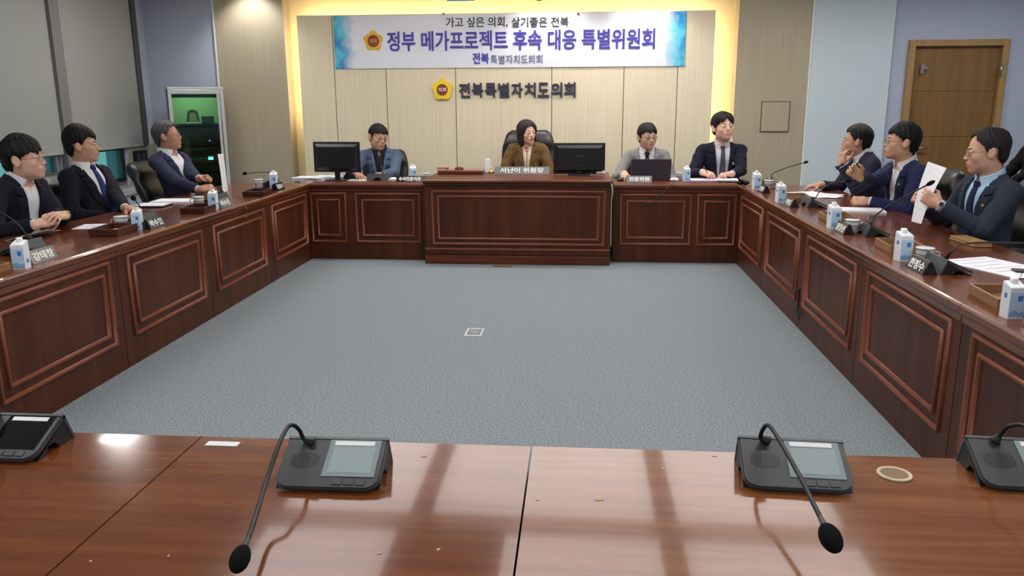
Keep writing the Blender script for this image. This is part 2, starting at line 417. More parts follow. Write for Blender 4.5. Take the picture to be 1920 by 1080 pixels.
def desk_unit(loc, rz, L, D, lab, panels, axis, group=None, H=TOPZ):
    t = thing('desk', lab, 'desk', loc, rz, group)
    m = M_MX if axis == 'x' else M_MY
    obj('worktop', worktop(L, D, H), m, t)
    b = B(); box2(b, (0.003, 0.0, 0.0), (L-0.003, 0.022, H-0.045))
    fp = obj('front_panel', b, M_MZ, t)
    obj('apron', box2(B(), (0.003, -0.008, H-0.075), (L-0.003, -0.0005, H-0.0455), 0.003), m, t)
    for x0, x1 in panels:
        b = B(); frame_xz(b, x0, x1, 0.17, 0.668, 0.0, BEAD); obj('outer_moulding', b, M_BEAD, fp, True)
        b = B(); frame_xz(b, x0+0.062, x1-0.062, 0.232, 0.606, 0.0, BEAD); obj('inner_moulding', b, M_BEAD, fp, True)
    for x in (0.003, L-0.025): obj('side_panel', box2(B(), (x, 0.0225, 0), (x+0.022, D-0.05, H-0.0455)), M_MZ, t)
    return t
XD, XR = -2.66, 1.535
ULEN = 1.16
LY = [3.23, 4.39, 5.55, 6.71]
LLAB = ['left-row desk in front, with the grey-lit name plate', 'left-row desk before the man with clasped hands and yellow band', 'left-row desk before the man in the blue tie', 'left-row desk at the back corner with the horizontal microphone']
for i, y in enumerate(LY):
    L = ULEN if i < 3 else 7.800-y
    desk_unit((XD, y, 0), rad(90), L, 0.78, LLAB[i], [(0.1, L-0.085)], 'y', 'mahogany desks of the left row')
RLAB = ['right-row desk nearest the camera, cut by the picture edge', 'right-row desk with the tall carton and the black wedge microphone', 'right-row desk before the man holding up paper', 'right-row desk before the gesturing man', 'right-row desk in the back corner before the man touching his mouth']
RY = [3.23, 4.39, 5.55, 6.71, 7.800]
for i, y in enumerate(RY):
    L = ULEN if i < 4 else 7.800-6.71
    desk_unit((XR, y, 0), rad(-90), L, 0.78, RLAB[i], [(0.1, L-0.085)], 'y', 'mahogany desks of the right row')
# back row: two low desks either side of the taller chair's desk
YB = 7.8125
bl_d = desk_unit((XD-0.0, YB, 0), 0, 1.175, 0.72, 'two-panel back desk under the left monitor', [(-0.0+0.01, 0.375), (0.465, 1.12)], 'x', 'low mahogany desks of the back row')
br_d = desk_unit((0.342, YB, 0), 0, 1.19, 0.72, 'two-panel back desk under the laptop', [(0.065, 0.75), (0.8, 1.17)], 'x', 'low mahogany desks of the back row')
obj('corner_filler', box2(B(), (-.05, -.010, 0), (.0028, .03, .711)), M_MZ, bl_d); obj('corner_filler', box2(B(), (1.1872, -.010, 0), (1.245, .03, .711)), M_MZ, br_d)  # fillers added to stop light leaking through the corner gaps
t = thing('podium_desk', 'taller central mahogany desk with one wide panel and beaded plinth', 'desk', (-1.462, 7.648, 0))
L, D, H = 1.776, 0.88, 0.812
b = B(); pts = [(0.0, H-0.06), (-0.012, H-0.055), (-0.012, H-0.036), (-0.026, H-0.028), (-0.03, H-0.018), (-0.03, H-0.006), (-0.022, H), (D, H), (D, H-0.06)]
prism(b, pts, -0.012, L+0.0, 'yz'); obj('worktop', b, M_MX, t)
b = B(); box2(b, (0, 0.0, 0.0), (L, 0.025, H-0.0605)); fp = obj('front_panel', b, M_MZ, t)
b = B(); frame_xz(b, 0.06, L-0.05, 0.185, 0.715, 0.0, BEAD); obj('outer_moulding', b, M_BEAD, fp, True)
b = B(); frame_xz(b, 0.115, L-0.105, 0.235, 0.665, 0.0, BEAD); obj('inner_moulding', b, M_BEAD, fp, True)
b = B(); box2(b, (-0.01, -0.028, 0), (L, -0.0005, 0.085), 0.004); obj('plinth', b, M_MX, t)
b = B(); box2(b, (-0.01, -0.014, 0.087), (L, -0.0005, 0.135), 0.003)
for k in range(44):
    box(b, (0.02+k*(L-0.04)/43, -0.017, 0.11), (0.024, 0.014, 0.026), 0.004)
obj('dentil_band', b, M_MZ, t)
b = B()
for k in range(64): box(b, (0.014+k*(L-0.028)/63, -0.019, H-0.046), (0.016, 0.014, 0.014), 0.003)
obj('dentil_cornice', b, M_DARKW, t)
b = B(); box2(b, (-0.01, -0.022, 0.137), (L, -0.0005, 0.155), 0.005); obj('plinth_cap', b, M_BEAD, t)
for x in (0.0, L-0.025): obj('side_panel', box2(B(), (x, 0.0255, 0), (x+0.025, D-0.05, H-0.0605)), M_MZ, t)
# front row (we stand behind it): fronts face the room
M_FT = wood('front_top', (104, 54, 23), (119, 64, 30), (132, 75, 38), 'x', rough=0.14, scale=1.2, coat=0.6)
M_FTL = wood('front_top_sheen', (120, 68, 35), (136, 82, 46), (150, 96, 58), 'x', rough=0.14, scale=1.3, coat=0.6)  # paler wood tone standing in for the ceiling's reflection on this top
YF = 1.757
def front_desk(x0, x1, lab, mat):
    L = x1-x0
    t = thing('front_desk', lab, 'desk', (x1, YF, 0), PI, 'mahogany desks of the front row')
    obj('worktop', worktop(L, 0.82, 0.755), mat, t)
    fp = obj('front_panel', box2(B(), (0.003, 0.0, 0), (L-0.003, 0.022, 0.71)), M_MZ, t)
    b = B(); frame_xz(b, 0.1, L-0.1, 0.17, 0.66, 0.0, BEAD); obj('outer_moulding', b, M_BEAD, fp, True)
    for x in (0.003, L-0.025): obj('side_panel', box2(B(), (x, 0.0225, 0), (x+0.022, 0.75, 0.709)), M_MZ, t)
    return t
front_desk(-2.1, -0.905, 'front desk at the left edge, mirroring a bright ceiling light', M_FT)
front_desk(-0.905, -0.1, 'front desk under the left conference unit', M_FT)
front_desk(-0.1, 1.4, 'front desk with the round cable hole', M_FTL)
# ------------------------------------------------------------------ organic surfaces: distance fields turned into one mesh
VOX = 1.0     # resolution factor
def nv(v): v = np.asarray(v, float); return v/np.linalg.norm(v)
def rc(a, b, ra, rb, k=0.02, op='u'):
    a = np.asarray(a, float); b = np.asarray(b, float)
    return ('rc', (a, b, ra, rb), k, op, (a+b)/2, np.linalg.norm(b-a)/2+max(ra, rb))
def el(c, r, R=None, k=0.02, op='u'):
    c = np.asarray(c, float); r = np.asarray(r, float)
    return ('el', (c, r, np.eye(3) if R is None else np.asarray(R, float)), k, op, c, float(r.max()))
def bx(c, h, rd, R=None, k=0.02, op='u'):
    c = np.asarray(c, float); h = np.asarray(h, float)
    return ('bx', (c, h, rd, np.eye(3) if R is None else np.asarray(R, float)), k, op, c, float(np.linalg.norm(h)))
def xf(prims, R, t, s=1.0):
    """move a list of shapes into another frame"""
    R = np.asarray(R, float); t = np.asarray(t, float); out = []
    for kind, d, k, op, c, r in prims:
        if kind == 'rc': out.append(rc(R@(d[0]*s)+t, R@(d[1]*s)+t, d[2]*s, d[3]*s, k*s, op))
        elif kind == 'el': out.append(el(R@(d[0]*s)+t, d[1]*s, R@d[2], k*s, op))
        else: out.append(bx(R@(d[0]*s)+t, d[1]*s, d[2]*s, R@d[3], k*s, op))
    return out
def dist(p, P):
    kind, d = p[0], p[1]
    if kind == 'rc':
        a, b, ra, rb = d
        ab = b-a; q = P-a; t = np.clip(q@ab/max(ab@ab, 1e-9), 0, 1)
        return np.sqrt(((q-t[:, None]*ab)**2).sum(1)) - (ra+t*(rb-ra))
    if kind == 'el':
        c, r, R = d
        q = (P-c)@R; k0 = np.sqrt(((q/r)**2).sum(1)); k1 = np.sqrt(((q/(r*r))**2).sum(1))
        return k0*(k0-1)/np.maximum(k1, 1e-6)
    c, h, rd, R = d
    q = np.abs((P-c)@R)-(h-rd)
    return np.sqrt((np.maximum(q, 0)**2).sum(1)) + np.minimum(q.max(1), 0) - rd
def smin(a, b, k):
    h = np.clip(0.5+0.5*(b-a)/k, 0, 1)
    return b*(1-h)+a*h-k*h*(1-h)
def field(prims, P, d=None):
    for p in prims:
        e = dist(p, P)
        if d is None: d = e; continue
        d = smin(d, e, p[2]) if p[3] == 'u' else -smin(-d, e, p[2])
    return d
def surface(prims, vox, post=None, pad=0.02, grow=0.0):
    """grow: how far post() may push the surface outward"""
    vox = vox*VOX
    un = [p for p in prims if p[3] == 'u']
    lo = np.min([p[4]-p[5] for p in un], 0)-pad-grow; hi = np.max([p[4]+p[5] for p in un], 0)+pad+grow
    BS = 14
    nb = np.ceil((hi-lo)/vox/BS).astype(int)
    n = nb*BS
    G = np.full(n, 1.0, np.float32)
    ii = np.stack(np.meshgrid(*[np.arange(k) for k in nb], indexing='ij'), -1).reshape(-1, 3)
    cen = lo + (ii*BS+(BS-1)/2)*vox
    R = BS*vox*0.87
    D = np.stack([np.maximum(dist(p, cen), np.linalg.norm(cen-p[4], axis=1)-p[5]) for p in prims], 1)
    ium = np.array([p[3] == 'u' for p in prims])
    dm = D[:, ium].min(1)
    o = np.stack(np.meshgrid(*[np.arange(BS)]*3, indexing='ij'), -1).reshape(-1, 3)*vox
    for b in range(len(ii)):
        i = ii[b]*BS
        sl = (slice(i[0], i[0]+BS), slice(i[1], i[1]+BS), slice(i[2], i[2]+BS))
        if dm[b] > R*1.25+0.03+grow: continue
        if dm[b] < -(R*1.4+0.03) and D[b][~ium].min(initial=9) > R*1.4+.03 and post is None: G[sl] = -1; continue
        P = lo+i*vox+o
        act = [p for j, p in enumerate(prims) if D[b, j] < R*1.4+0.05+p[2]+grow]
        if not any(p[3] == 'u' for p in act): continue
        while act[0][3] != 'u': act.append(act.pop(0))
        d = field(act, P)
        if post is not None: d = post(P, d)
        G[sl] = d.reshape(BS, BS, BS)
    return nets(G, lo, vox)
def nets(G, lo, h):
    ins = G < 0
    s = np.zeros(np.array(G.shape)-1, np.uint8)
    sh = G.shape
    for a in (0, 1):
        for b in (0, 1):
            for c in (0, 1): s += ins[a:sh[0]-1+a, b:sh[1]-1+b, c:sh[2]-1+c]
    act = (s > 0) & (s < 8)
    idx = np.argwhere(act); vid = np.full(act.shape, -1, np.int64); vid[act] = np.arange(len(idx))
    cor = np.array([[a, b, c] for a in (0, 1) for b in (0, 1) for c in (0, 1)])
    val = np.stack([G[idx[:, 0]+c[0], idx[:, 1]+c[1], idx[:, 2]+c[2]] for c in cor], 1)
    acc = np.zeros((len(idx), 3)); cnt = np.zeros(len(idx))
    for i in range(8):
        for j in range(i+1, 8):
            if np.abs(cor[i]-cor[j]).sum() != 1: continue
            x = (val[:, i] < 0) != (val[:, j] < 0)
            t = np.where(x, val[:, i]/np.where(x, val[:, i]-val[:, j], 1), 0)
            acc += x[:, None]*(cor[i]+t[:, None]*(cor[j]-cor[i])); cnt += x
    V = lo+h*(idx+acc/np.maximum(cnt, 1)[:, None])
    F = []
    for ax in range(3):
        u, w = (ax+1) % 3, (ax+2) % 3
        sl0 = [slice(None)]*3; sl1 = [slice(None)]*3
        sl0[ax] = slice(0, -1); sl1[ax] = slice(1, None)
        a = ins[tuple(sl0)]; b = ins[tuple(sl1)]
        for flip, m in ((False, a & ~b), (True, ~a & b)):
            e = np.argwhere(m)
            ok = (e[:, u] > 0) & (e[:, w] > 0) & (e[:, u] < act.shape[u]) & (e[:, w] < act.shape[w])
            e = e[ok]
            du = np.zeros(3, int); du[u] = 1; dw = np.zeros(3, int); dw[w] = 1
            q = [e-du-dw, e-dw, e, e-du]
            f = np.stack([vid[k[:, 0], k[:, 1], k[:, 2]] for k in q], 1)
            f = f[(f >= 0).all(1)]
            F.append(f[:, ::-1] if flip else f)
    return V, np.concatenate(F)
def mesh_vf(name, V, F):
    me = bpy.data.meshes.new(name)
    me.vertices.add(len(V)); me.vertices.foreach_set('co', np.asarray(V, np.float32).ravel())
    me.loops.add(F.size); me.loops.foreach_set('vertex_index', F.astype(np.int32).ravel())
    me.polygons.add(len(F)); me.polygons.foreach_set('loop_start', np.arange(0, F.size, 4, dtype=np.int32))
    me.update(calc_edges=True); me.validate()
    me.polygons.foreach_set('use_smooth', np.ones(len(me.polygons), bool))
    return me
def rX(a): c, s = math.cos(a), math.sin(a); return np.array([[1, 0, 0], [0, c, -s], [0, s, c]])
def rY(a): c, s = math.cos(a), math.sin(a); return np.array([[c, 0, s], [0, 1, 0], [-s, 0, c]])
def rZ(a): c, s = math.cos(a), math.sin(a); return np.array([[c, -s, 0], [s, c, 0], [0, 0, 1]])
def rough_noise(P, f, seed=0):
    r = np.random.RandomState(seed); out = 0
    for i in range(5):
        k = r.normal(size=3); k = k/np.linalg.norm(k)*f*(0.7+0.6*r.rand()); out = out+np.sin(P@k+r.rand()*6.28)
    return out/3.2
# ------------------------------------------------------------------ people
# frame of a person: +x ahead, +y to the left hand, +z up, origin on the floor under the hips
def head_prims(p):
    jw, fl = p.get('jaw', 1.0), p.get('face_long', 1.0)
    H = [el((-0.014, 0, 0.036), (0.096, 0.080, 0.086), k=.03),
         el((0.026, 0, -0.034), (0.064, 0.065*jw, 0.080*fl), k=.035),
         el((0.004, 0, -0.058), (0.056, 0.061*jw, 0.044), k=.03),
         el((0.066, 0, -0.095*fl), (0.024, 0.026*jw, 0.020), k=.026)]
    for s in (-1, 1):
        H += [el((0.050, s*0.043*jw, -0.022), (0.028, 0.024, 0.024), k=.02),
              rc((0.079, s*0.014, 0.021), (0.066, s*0.046, 0.019), 0.010, 0.010, k=.014),
              el((0.090, s*0.031, 0.004), (0.012, 0.0165, 0.0105), k=.012, op='s')]
    H += [rc((0.083, 0, 0.012), (0.103, 0, -0.026), 0.0075, 0.0105, k=.012),
          el((0.080, 0, -0.060), (0.019, 0.027, 0.021), k=.018),
          el((0.0955, 0, -0.0535), (0.0065, 0.0215, 0.0048), k=.005),
          el((0.0945, 0, -0.0640), (0.0075, 0.0185, 0.0056), k=.005),
          el((0.1015, 0, -0.0585), (0.008, 0.022, 0.0014), k=.003, op='s')]
    for s in (-1, 1):
        H += [el((0.095, s*0.0115, -0.030), (0.010, 0.0075, 0.0065), k=.006),
              el((0.0775, s*0.0315, 0.0040), (0.0125, 0.0135, 0.0125), k=.003),
              el((0.0795, s*0.0320, 0.0105), (0.0125, 0.0165, 0.0060), k=.004),
              el((0.0785, s*0.0320, -0.0045), (0.0115, 0.0150, 0.0050), k=.004)]
        Re = rZ(s*rad(-24))@rY(rad(-12))
        H += [el((-0.008, s*0.080, -0.006), (0.012, 0.012, 0.022), k=.008),
              el((-0.012, s*(0.083 if p.get('hair') == 'bob' else 0.093), -0.002), (0.0205, 0.0085, 0.034), Re, k=.006),
              el((-0.006, s*0.1015, 0.002), (0.0115, 0.0065, 0.021), Re, k=.004, op='s')]
    return H
def hand_prims(W, d, n, side, pose):
    """side +1 right, -1 left; d = where the fingers go, n = where the palm faces"""
    X = nv(d); n = np.asarray(n, float); Z = -nv(n-X*(n@X)); T = np.cross(Z, X)*side
    R = np.stack([X, T, Z], 1)          # columns: along fingers, towards thumb, back of hand
    P = [rc((-0.03, 0, 0), (0.015, 0, 0), 0.0255, 0.027, k=.02), bx((0.048, 0, 0), (0.044, 0.040, 0.0145), 0.013, k=.018), el((0.03, 0.022, -0.008), (0.032, 0.02, 0.015), k=.012)]
    curls = {'flat': (8, 8, 6), 'relaxed': (28, 32, 20), 'cup': (48, 50, 30), 'fist': (78, 95, 60), 'pen': (50, 62, 30), 'hold': (62, 40, 20)}[pose]
    for i, (y, ln, r) in enumerate(((.031, .070, .0085), (.0105, .079, .0088), (-.0105, .073, .0084), (-.030, .057, .0074))):
        p = np.array([.086-abs(y-.01)*.12, y, 0.002]); a = rad(-4+i*2.5); sp = rad((1.2-i)*3.5)
        fx = 1.0 if pose in ('fist', 'flat') else (0.75 + 0.17*i)
        for j, (sg, rr) in enumerate(((.45, 1.0), (.31, .93), (.24, .82))):
            a += rad(curls[j])*fx
            q = p+ln*sg*np.array([math.cos(a)*math.cos(sp), math.cos(a)*math.sin(sp), -math.sin(a)])
            P.append(rc(p, q, r*rr, r*rr*.93, k=.010 if j == 0 else .003)); p = q
    tc = 0.55 if pose in ('fist', 'pen', 'hold') else 0.15
    p = np.array([.014, .030, -.006])
    for d_, ln, r in (((.62, .74-tc*.4, -.25-tc*.5), .044, .0125), ((.85, .45-tc*.9, -.2-tc*.7), .033, .0100), ((.92, .2-tc*1.1, -.2-tc*.5), .026, .0085)):
        q = p+ln*nv(d_); P.append(rc(p, q, r, r*.9, k=.010)); p = q
    return xf(P, R, np.asarray(W, float)+X*0.02)

SKIN = {}
def skin_mat(rgb):
    nm = 'skin_%d_%d_%d' % tuple(rgb)
    return plain(nm, rgb, rough=0.48, spec=0.35, noise=0.05, nscale=40, bump=0.15, bscale=260)
M_HAIR = plain('hair_black', (16, 14, 15), rough=0.6, spec=0.3, noise=0.5, nscale=60, stretch=(1, 1, .15), bump=0.5, bscale=220)
M_HAIRG = plain('hair_grey', (74, 74, 76), rough=0.65, spec=.3, noise=0.6, nscale=70, stretch=(1, 1, .2), bump=0.5, bscale=220)
M_HAIRD = plain('hair_thin_black', (30, 26, 25), rough=0.65, spec=.3, noise=0.5, nscale=60, stretch=(1, 1, .2), bump=0.5, bscale=220)
M_HAIRB = plain('hair_dark_brown', (34, 24, 24), rough=0.55, spec=.35, noise=0.5, nscale=50, stretch=(1, 1, .12), bump=0.5, bscale=200)
M_EYEW = plain('eye_white', (214, 206, 200), rough=0.25)
M_IRIS = plain('eye_iris', (24, 17, 14), rough=0.15)
M_LENS = clear_glass('spectacle_lens', (253, 254, 254), 0.965, 0.02)
M_SHIRTW = plain('shirt_white', (222, 224, 228), rough=0.8, spec=0.2)
M_SHOE = plain('shoe_black', (18, 17, 17), rough=0.35)
M_STRAPB = plain('strap_black', (20, 20, 22), rough=0.5)
def cloth(name, rgb, **k): return plain('cloth_'+name, rgb, rough=0.85, spec=0.15, noise=0.12, nscale=180, bump=0.25, bscale=500, sheen=0.03, **k)

M_SILVER = plain('watch_silver', (206, 208, 212), rough=.3, metal=.25)
def elbow(S, W, l1, l2, pole):
    S = np.asarray(S); W = np.asarray(W); d = W-S; L = np.linalg.norm(d)
    if L > (l1+l2)*0.985:
        f = L/((l1+l2)*0.985); l1 *= f; l2 *= f
    u = d/L; a = (l1*l1-l2*l2+L*L)/(2*L); h = math.sqrt(max(l1*l1-a*a, 0))
    p = np.asarray(pole, float); p = p-u*(p@u); p = p/np.linalg.norm(p)
    return S+u*a+p*h

def hair_cut(line):
    an = np.radians([l[0] for l in line]); zz = [l[1] for l in line]
    def f(q):
        ph = np.abs(np.arctan2(q[:, 1], q[:, 0]+0.012))
        return np.interp(ph, an, zz)
    return f
TAIL = [(88, -.022), (95, .026), (113, .024), (123, -.03), (140, -.062), (180, -.078)]
LINE = {  # hairline height by angle round the head from the forehead
    'short': [(0, .066), (30, .064), (46, .058), (58, .046), (70, .026), (79, -.010)] + TAIL,
    'fringe': [(0, .046), (25, .047), (42, .048), (56, .042), (69, .022), (79, -.012)] + TAIL,
    'side': [(0, .060), (25, .058), (44, .054), (57, .044), (69, .022), (79, -.012)] + TAIL,
    'high': [(0, .086), (25, .084), (42, .074), (56, .056), (68, .030), (78, -.008)] + TAIL,
    'parted': [(0, .080), (9, .074), (22, .052), (40, .040), (54, .034), (69, .016), (79, -.014)] + TAIL,
    'receding': [(0, .112), (14, .106), (28, .094), (42, .080), (56, .058), (68, .030), (78, -.008)] + TAIL,
    'bob': [(0, .078), (20, .066), (34, .040), (46, -.010), (56, -.07), (64, -.125), (90, -.140), (180, -.150)],
}
def make_person(p):
    """p: everything that tells this person from the others"""
    phi = rad(p['face']); Rw = rZ(phi)                       # person frame -> world
    Rt = rZ(rad(p.get('twist', 0)))@rY(rad(p.get('lean', 0)))@rX(rad(p.get('side', 0)))
    f = p.get('fat', 1.0); sw = p.get('sh', 1.0)
    hw = np.array(p['head'], float)
    hip_w = hw-Rw@(Rt@np.array([0, 0, .50])+np.array([.03+.09*math.sin(rad(p.get('lean', 0))), 0, p.get('necklen', .155)]))
    hip = np.array([0, 0, hip_w[2]]); org = np.array([hip_w[0], hip_w[1], 0])
    L = lambda w: Rw.T@(np.asarray(w, float)-org)           # world -> person
    tp = lambda *q: hip+Rt@np.array(q, float)
    hc = L(hw); Rh = rZ(rad(p.get('yaw', 0)))@rY(rad(-p.get('pitch', 0)))@rX(rad(p.get('roll', 0)))
    hs = 1.06*p.get('hscale', 1.0)
    vox = p.get('vox', .004)
    # arms
    arms = {}
    for side, key in ((-1, 'R'), (1, 'L')):
        S = tp(-.012, side*.178*sw, .432)
        a = p[key]; W = L(a['w'])
        if np.linalg.norm(W-S) > .60: W = S+nv(W-S)*.60
        E = elbow(S, W, .290, .255, a.get('pole', (-.25, side*.7, -1)))
        hd = np.asarray(Rw.T@np.array(a['d'], float)) if 'd' in a else W-E
        arms[key] = (S, E, W, hd, Rw.T@np.array(a.get('n', (0, 0, -1)), float), a.get('pose', 'relaxed'), -side)
    # body: one skin
    torso = lambda k, e: [el(tp(.004, 0, .32), np.array((.112*f, .165*f, .20))-e, Rt, k=k), el(tp(.02*f, 0, .13), np.array((.122*f, .155*f, .18))-e, Rt, k=k), el(tp(0, 0, -.02), np.array((.135*f, .178*f, .13))-e, Rt, k=k)]
    nb = hc+Rh@np.array([-.022, 0, -.062])*hs
    body = xf(head_prims(p), Rh, hc, hs)
    body += [rc(tp(-.018, 0, .45), nb, .066*p.get('neck', 1), .058*p.get('neck', 1), k=.03)]
    body += torso(.05, .022)
    for s in (-1, 1): body.append(rc(tp(-.012, s*.15*sw, .43), tp(-.012, 0, .455), .045, .05, k=.04))
    for key in arms:
        S, E, W, hd, hn, pose, sd = arms[key]
        body += [rc(S, E, .044, .036, k=.02), rc(E, W, .036, .0255, k=.015)]
        body += hand_prims(W, hd, hn, sd, pose)
    hz = hip[2]; kn = {}; legs = []
    for s in (-1, 1):
        K = np.array([.43, s*.11, hz-.02]); A = np.array([.40, s*.11, .09])
        kn[s] = (K, A)
        legs += [(hip+np.array([0, s*.085, -.02]), K, A)]
        body += [rc(hip+np.array([0, s*.085, -.02]), K, .062, .045, k=.03), rc(K, A, .042, .030, k=.02), rc(A+np.array([-.03, 0, -.045]), A+np.array([.13, 0, -.06]), .030, .022, k=.02)]
    V, F = surface(body, vox)
    me = mesh_vf('person', V, F)
    # lips
    cen = V[F].mean(1); q = (cen-hc)@Rh/hs
    lips = (np.abs(q[:, 1]) < .0235-np.abs(q[:, 2]+.0585)*.6) & (np.abs(q[:, 2]+.0585) < .0105) & (q[:, 0] > .075)
    mi = np.zeros(len(me.polygons), np.int32)
    if len(me.polygons) == len(lips): mi[lips] = 1
    sk = p.get('skin', (196, 152, 126))
    lipc = tuple(int(v*k) for v, k in zip(sk, (.90, .75, .73))) if not p.get('lips') else p['lips']
    me.materials.append(skin_mat(sk)); me.materials.append(plain('lips_%d_%d_%d' % lipc, lipc, rough=.4))
    me.polygons.foreach_set('material_index', mi)
    ob = bpy.data.objects.new('person', me); COL.objects.link(ob)
    ob.location = org; ob.rotation_euler = (0, 0, phi)
    tag(ob, p['label'], 'person')
    kid = lambda name, VF, mat, label=None: objm(name, mesh_vf(name, *VF), mat, ob, False, label)
    to_t = lambda P: (P-hip)@Rt
    to_h = lambda P: (P-hc)@Rh/hs
    hp = head_prims(p)
    def face_x(y, z):
        xs = np.linspace(.14, .02, 200); d = field(hp, np.stack([xs, np.full(200, y), np.full(200, z)], 1))
        i = np.argmax(d < 0); return xs[i]
    hh = lambda x, y, z: Vector(hc+Rh@(np.array([x, y, z])*hs))
    # eyes and brows
    for s in (-1, 1):
        b = B(); ellipsoid(b, (0, 0, 0), (.0125, .0118, .0072), 20, 14)
        g = nv((1, p.get('gaze', 0)*.4, 0))
        for fc in b.faces:
            c = fc.calc_center_median(); c = np.array([c.x/.0125, c.y/.0118, c.z/.0072])
            fc.material_index = 1 if math.hypot(c[1]-g[1], c[2]*.62) < .56 and c[0] > 0 else 0
        for v in b.verts: v.co = hh(.0805+v.co.x, s*.0318+v.co.y, .0032+v.co.z)
        obj('eye', b, [M_EYEW, M_IRIS], ob, True)
        b = B(); pts = []
        for k in range(6):
            t = k/5; y = s*(.014+.033*t); z = .0225+.006*math.sin(t*2.2)
            pts.append(hh(face_x(y, z)+.0005, y, z))
        tube(b, pts, [.0022, .0034, .0036, .0034, .0026, .001], 6); obj('eyebrow', b, p.get('browm', M_HAIR), ob, True)
    # hair
    st = p.get('hair', 'short'); line = hair_cut(p.get('line', LINE[st])); tt, ts = p.get('top', .018), p.get('sidet', .010)+.003
    hpz = [el((-.016, 0, .036+tt*.45), (.098+ts, .081+ts, .087+tt*.55), k=.02), el((-.030, 0, -.02), (.082+ts*.8, .077+ts*.7, .075), k=.03)]
    if st == 'bob':
        for s in (-1, 1): hpz += [rc((.005, s*.066, .02), (.012, s*.070, -.115), .034, .026, k=.03), rc((-.05, s*.045, 0), (-.045, s*.05, -.12), .045, .036, k=.03)]
    hpz += p.get('tuft', [])
    def hpost(P, d):
        q = to_h(P)
        a = np.arctan2(q[:, 1], q[:, 0]+.012)
        sd = p.get('seed', 0); fr = np.exp(-(a/.9)**2)
        wob = .008*np.sin(a*9+sd)+.006*np.sin(a*21+1+sd*2)+.003*np.sin(a*47+sd)
        sw_ = p.get('sweep', 0)*np.sin(np.clip(a*1.6, -1.57, 1.57))*np.exp(-(a/1.0)**2)
        fl = a*13+q[:, 2]*38*p.get('flow', 1)+sd
        d = d+.0016*np.sin(fl*1.3+2.5*rough_noise(q, 40, sd))+.0014*np.sin(fl*3.1+q[:, 0]*60+2*rough_noise(q, 30, sd+2))+.0052*rough_noise(q, 30, sd+7)*p.get('messy', 1)+.0026*rough_noise(q, 75, sd+11)
        if st != 'bob': d = d+np.clip((.030-q[:, 2])/.09, 0, 1)*p.get('taper', .011)
        cut = (line(q)+sw_+wob*(.3 if st == 'bob' else .45+.55*fr)-q[:, 2])*.75
        # keep the ears free
        d = np.maximum(d, cut)
        if p.get('part') is not None:
            yp = p['part']; d = d+.010*np.exp(-((q[:, 1]-yp)/.006)**2)*(q[:, 0] > -.05)*(q[:, 2] > .05)
        return d
    kid('hair', surface(xf(hpz, Rh, hc, hs), vox*.9, hpost, grow=.006), p.get('hairm', M_HAIR))
    # jacket
    sb = p.get('button', .17); wt = p.get('vee', .066); wb = p.get('vee_low', 0.0)
    def vee(s): return wb+(wt-wb)*np.clip((s-sb)/(.50-sb), 0, 1.15)
    jk = torso(.05, 0)
    for s in (-1, 1): jk += [rc(tp(-.014, s*.150*sw, .440), tp(-.016, 0, .470), .062, .066, k=.05)]
    jk.append(rc(tp(-.016, 0, .46), tp(-.014, 0, .545), .078, .062, k=.03))
    base_t = list(jk); slv = []
    for key in arms:
        S, E, W, hd, hn, pose, sd = arms[key]
        We = W-nv(W-E)*.022
        slv += [rc(S, E, .065, .055, k=.028), rc(E, We, .054, .041, k=.02)]
    jk = jk+slv; slv_one = [slv[:2], slv[2:]]
    seed = p.get('seed', 0)
    def jpost(P, d):
        q = to_t(P); u, v, s = q[:, 0], q[:, 1], q[:, 2]
        wr = .0038*rough_noise(P*np.array([1, 1, 1.6]), 42, seed)+.0022*rough_noise(P, 95, seed+5)
        d = field(base_t, P)+wr
        w = vee(s); av = np.abs(v)
        lap = np.maximum(np.maximum(av-(w+.058*np.clip((s-sb)/.18, 0.1, 1)), w-av), np.maximum(-(u-.01), np.maximum(s-.47, sb-s)))
        notch = np.maximum(np.abs((s-.405)-(av-w)*.25)-.004, (w+.026)-av)
        lap = np.maximum(lap, -notch)
        d = np.minimum(d, np.maximum(d-.010, lap))+.0035*np.exp(-((lap-.002)/.0035)**2)*(u > .02)
        cut = np.maximum(av-w, -(u-.005)); cut = np.maximum(cut, sb-.02-s)
        d = np.maximum(d, -cut)
        d = np.maximum(d, (s+.62*u-.528)*.85)                # neck opening
        d = d+.0035*np.exp(-(v/.0035)**2)*(u > 0)*(s < sb+.01)
        dT = d
        d = np.minimum(field(slv_one[0], P), field(slv_one[1], P))+wr
        for key in arms:
            S, E, W, *_ = arms[key]
            ax = nv(W-E); t = (P-E)@ax; r_ = np.linalg.norm(P-E, axis=1)
            d = d+.0035*np.sin(t*150+3*rough_noise(P, 20, seed))*np.exp(-(r_/.10)**2)
            e2 = (P-(W-nv(W-E)*.012))@ax                     # straight cuff
            near = np.linalg.norm(P-W, axis=1) < .09
            d = np.where(near, np.maximum(d, e2), d)
        return smin(dT, d, .026)
    kid('jacket', surface(jk, vox*1.1, jpost, grow=.012), p['jacket'])
    # shirt with collar and cuffs
    sh = torso(.05, .013)
    for s in (-1, 1): sh.append(rc(tp(-.012, s*.14*sw, .432), tp(-.012, 0, .46), .045, .052, k=.04))
    sh0 = list(sh)
    sh.append(rc(tp(-.014, 0, .45), tp(-.004, 0, .56), .086, .074, k=.02))
    opn = p.get('open', .012)
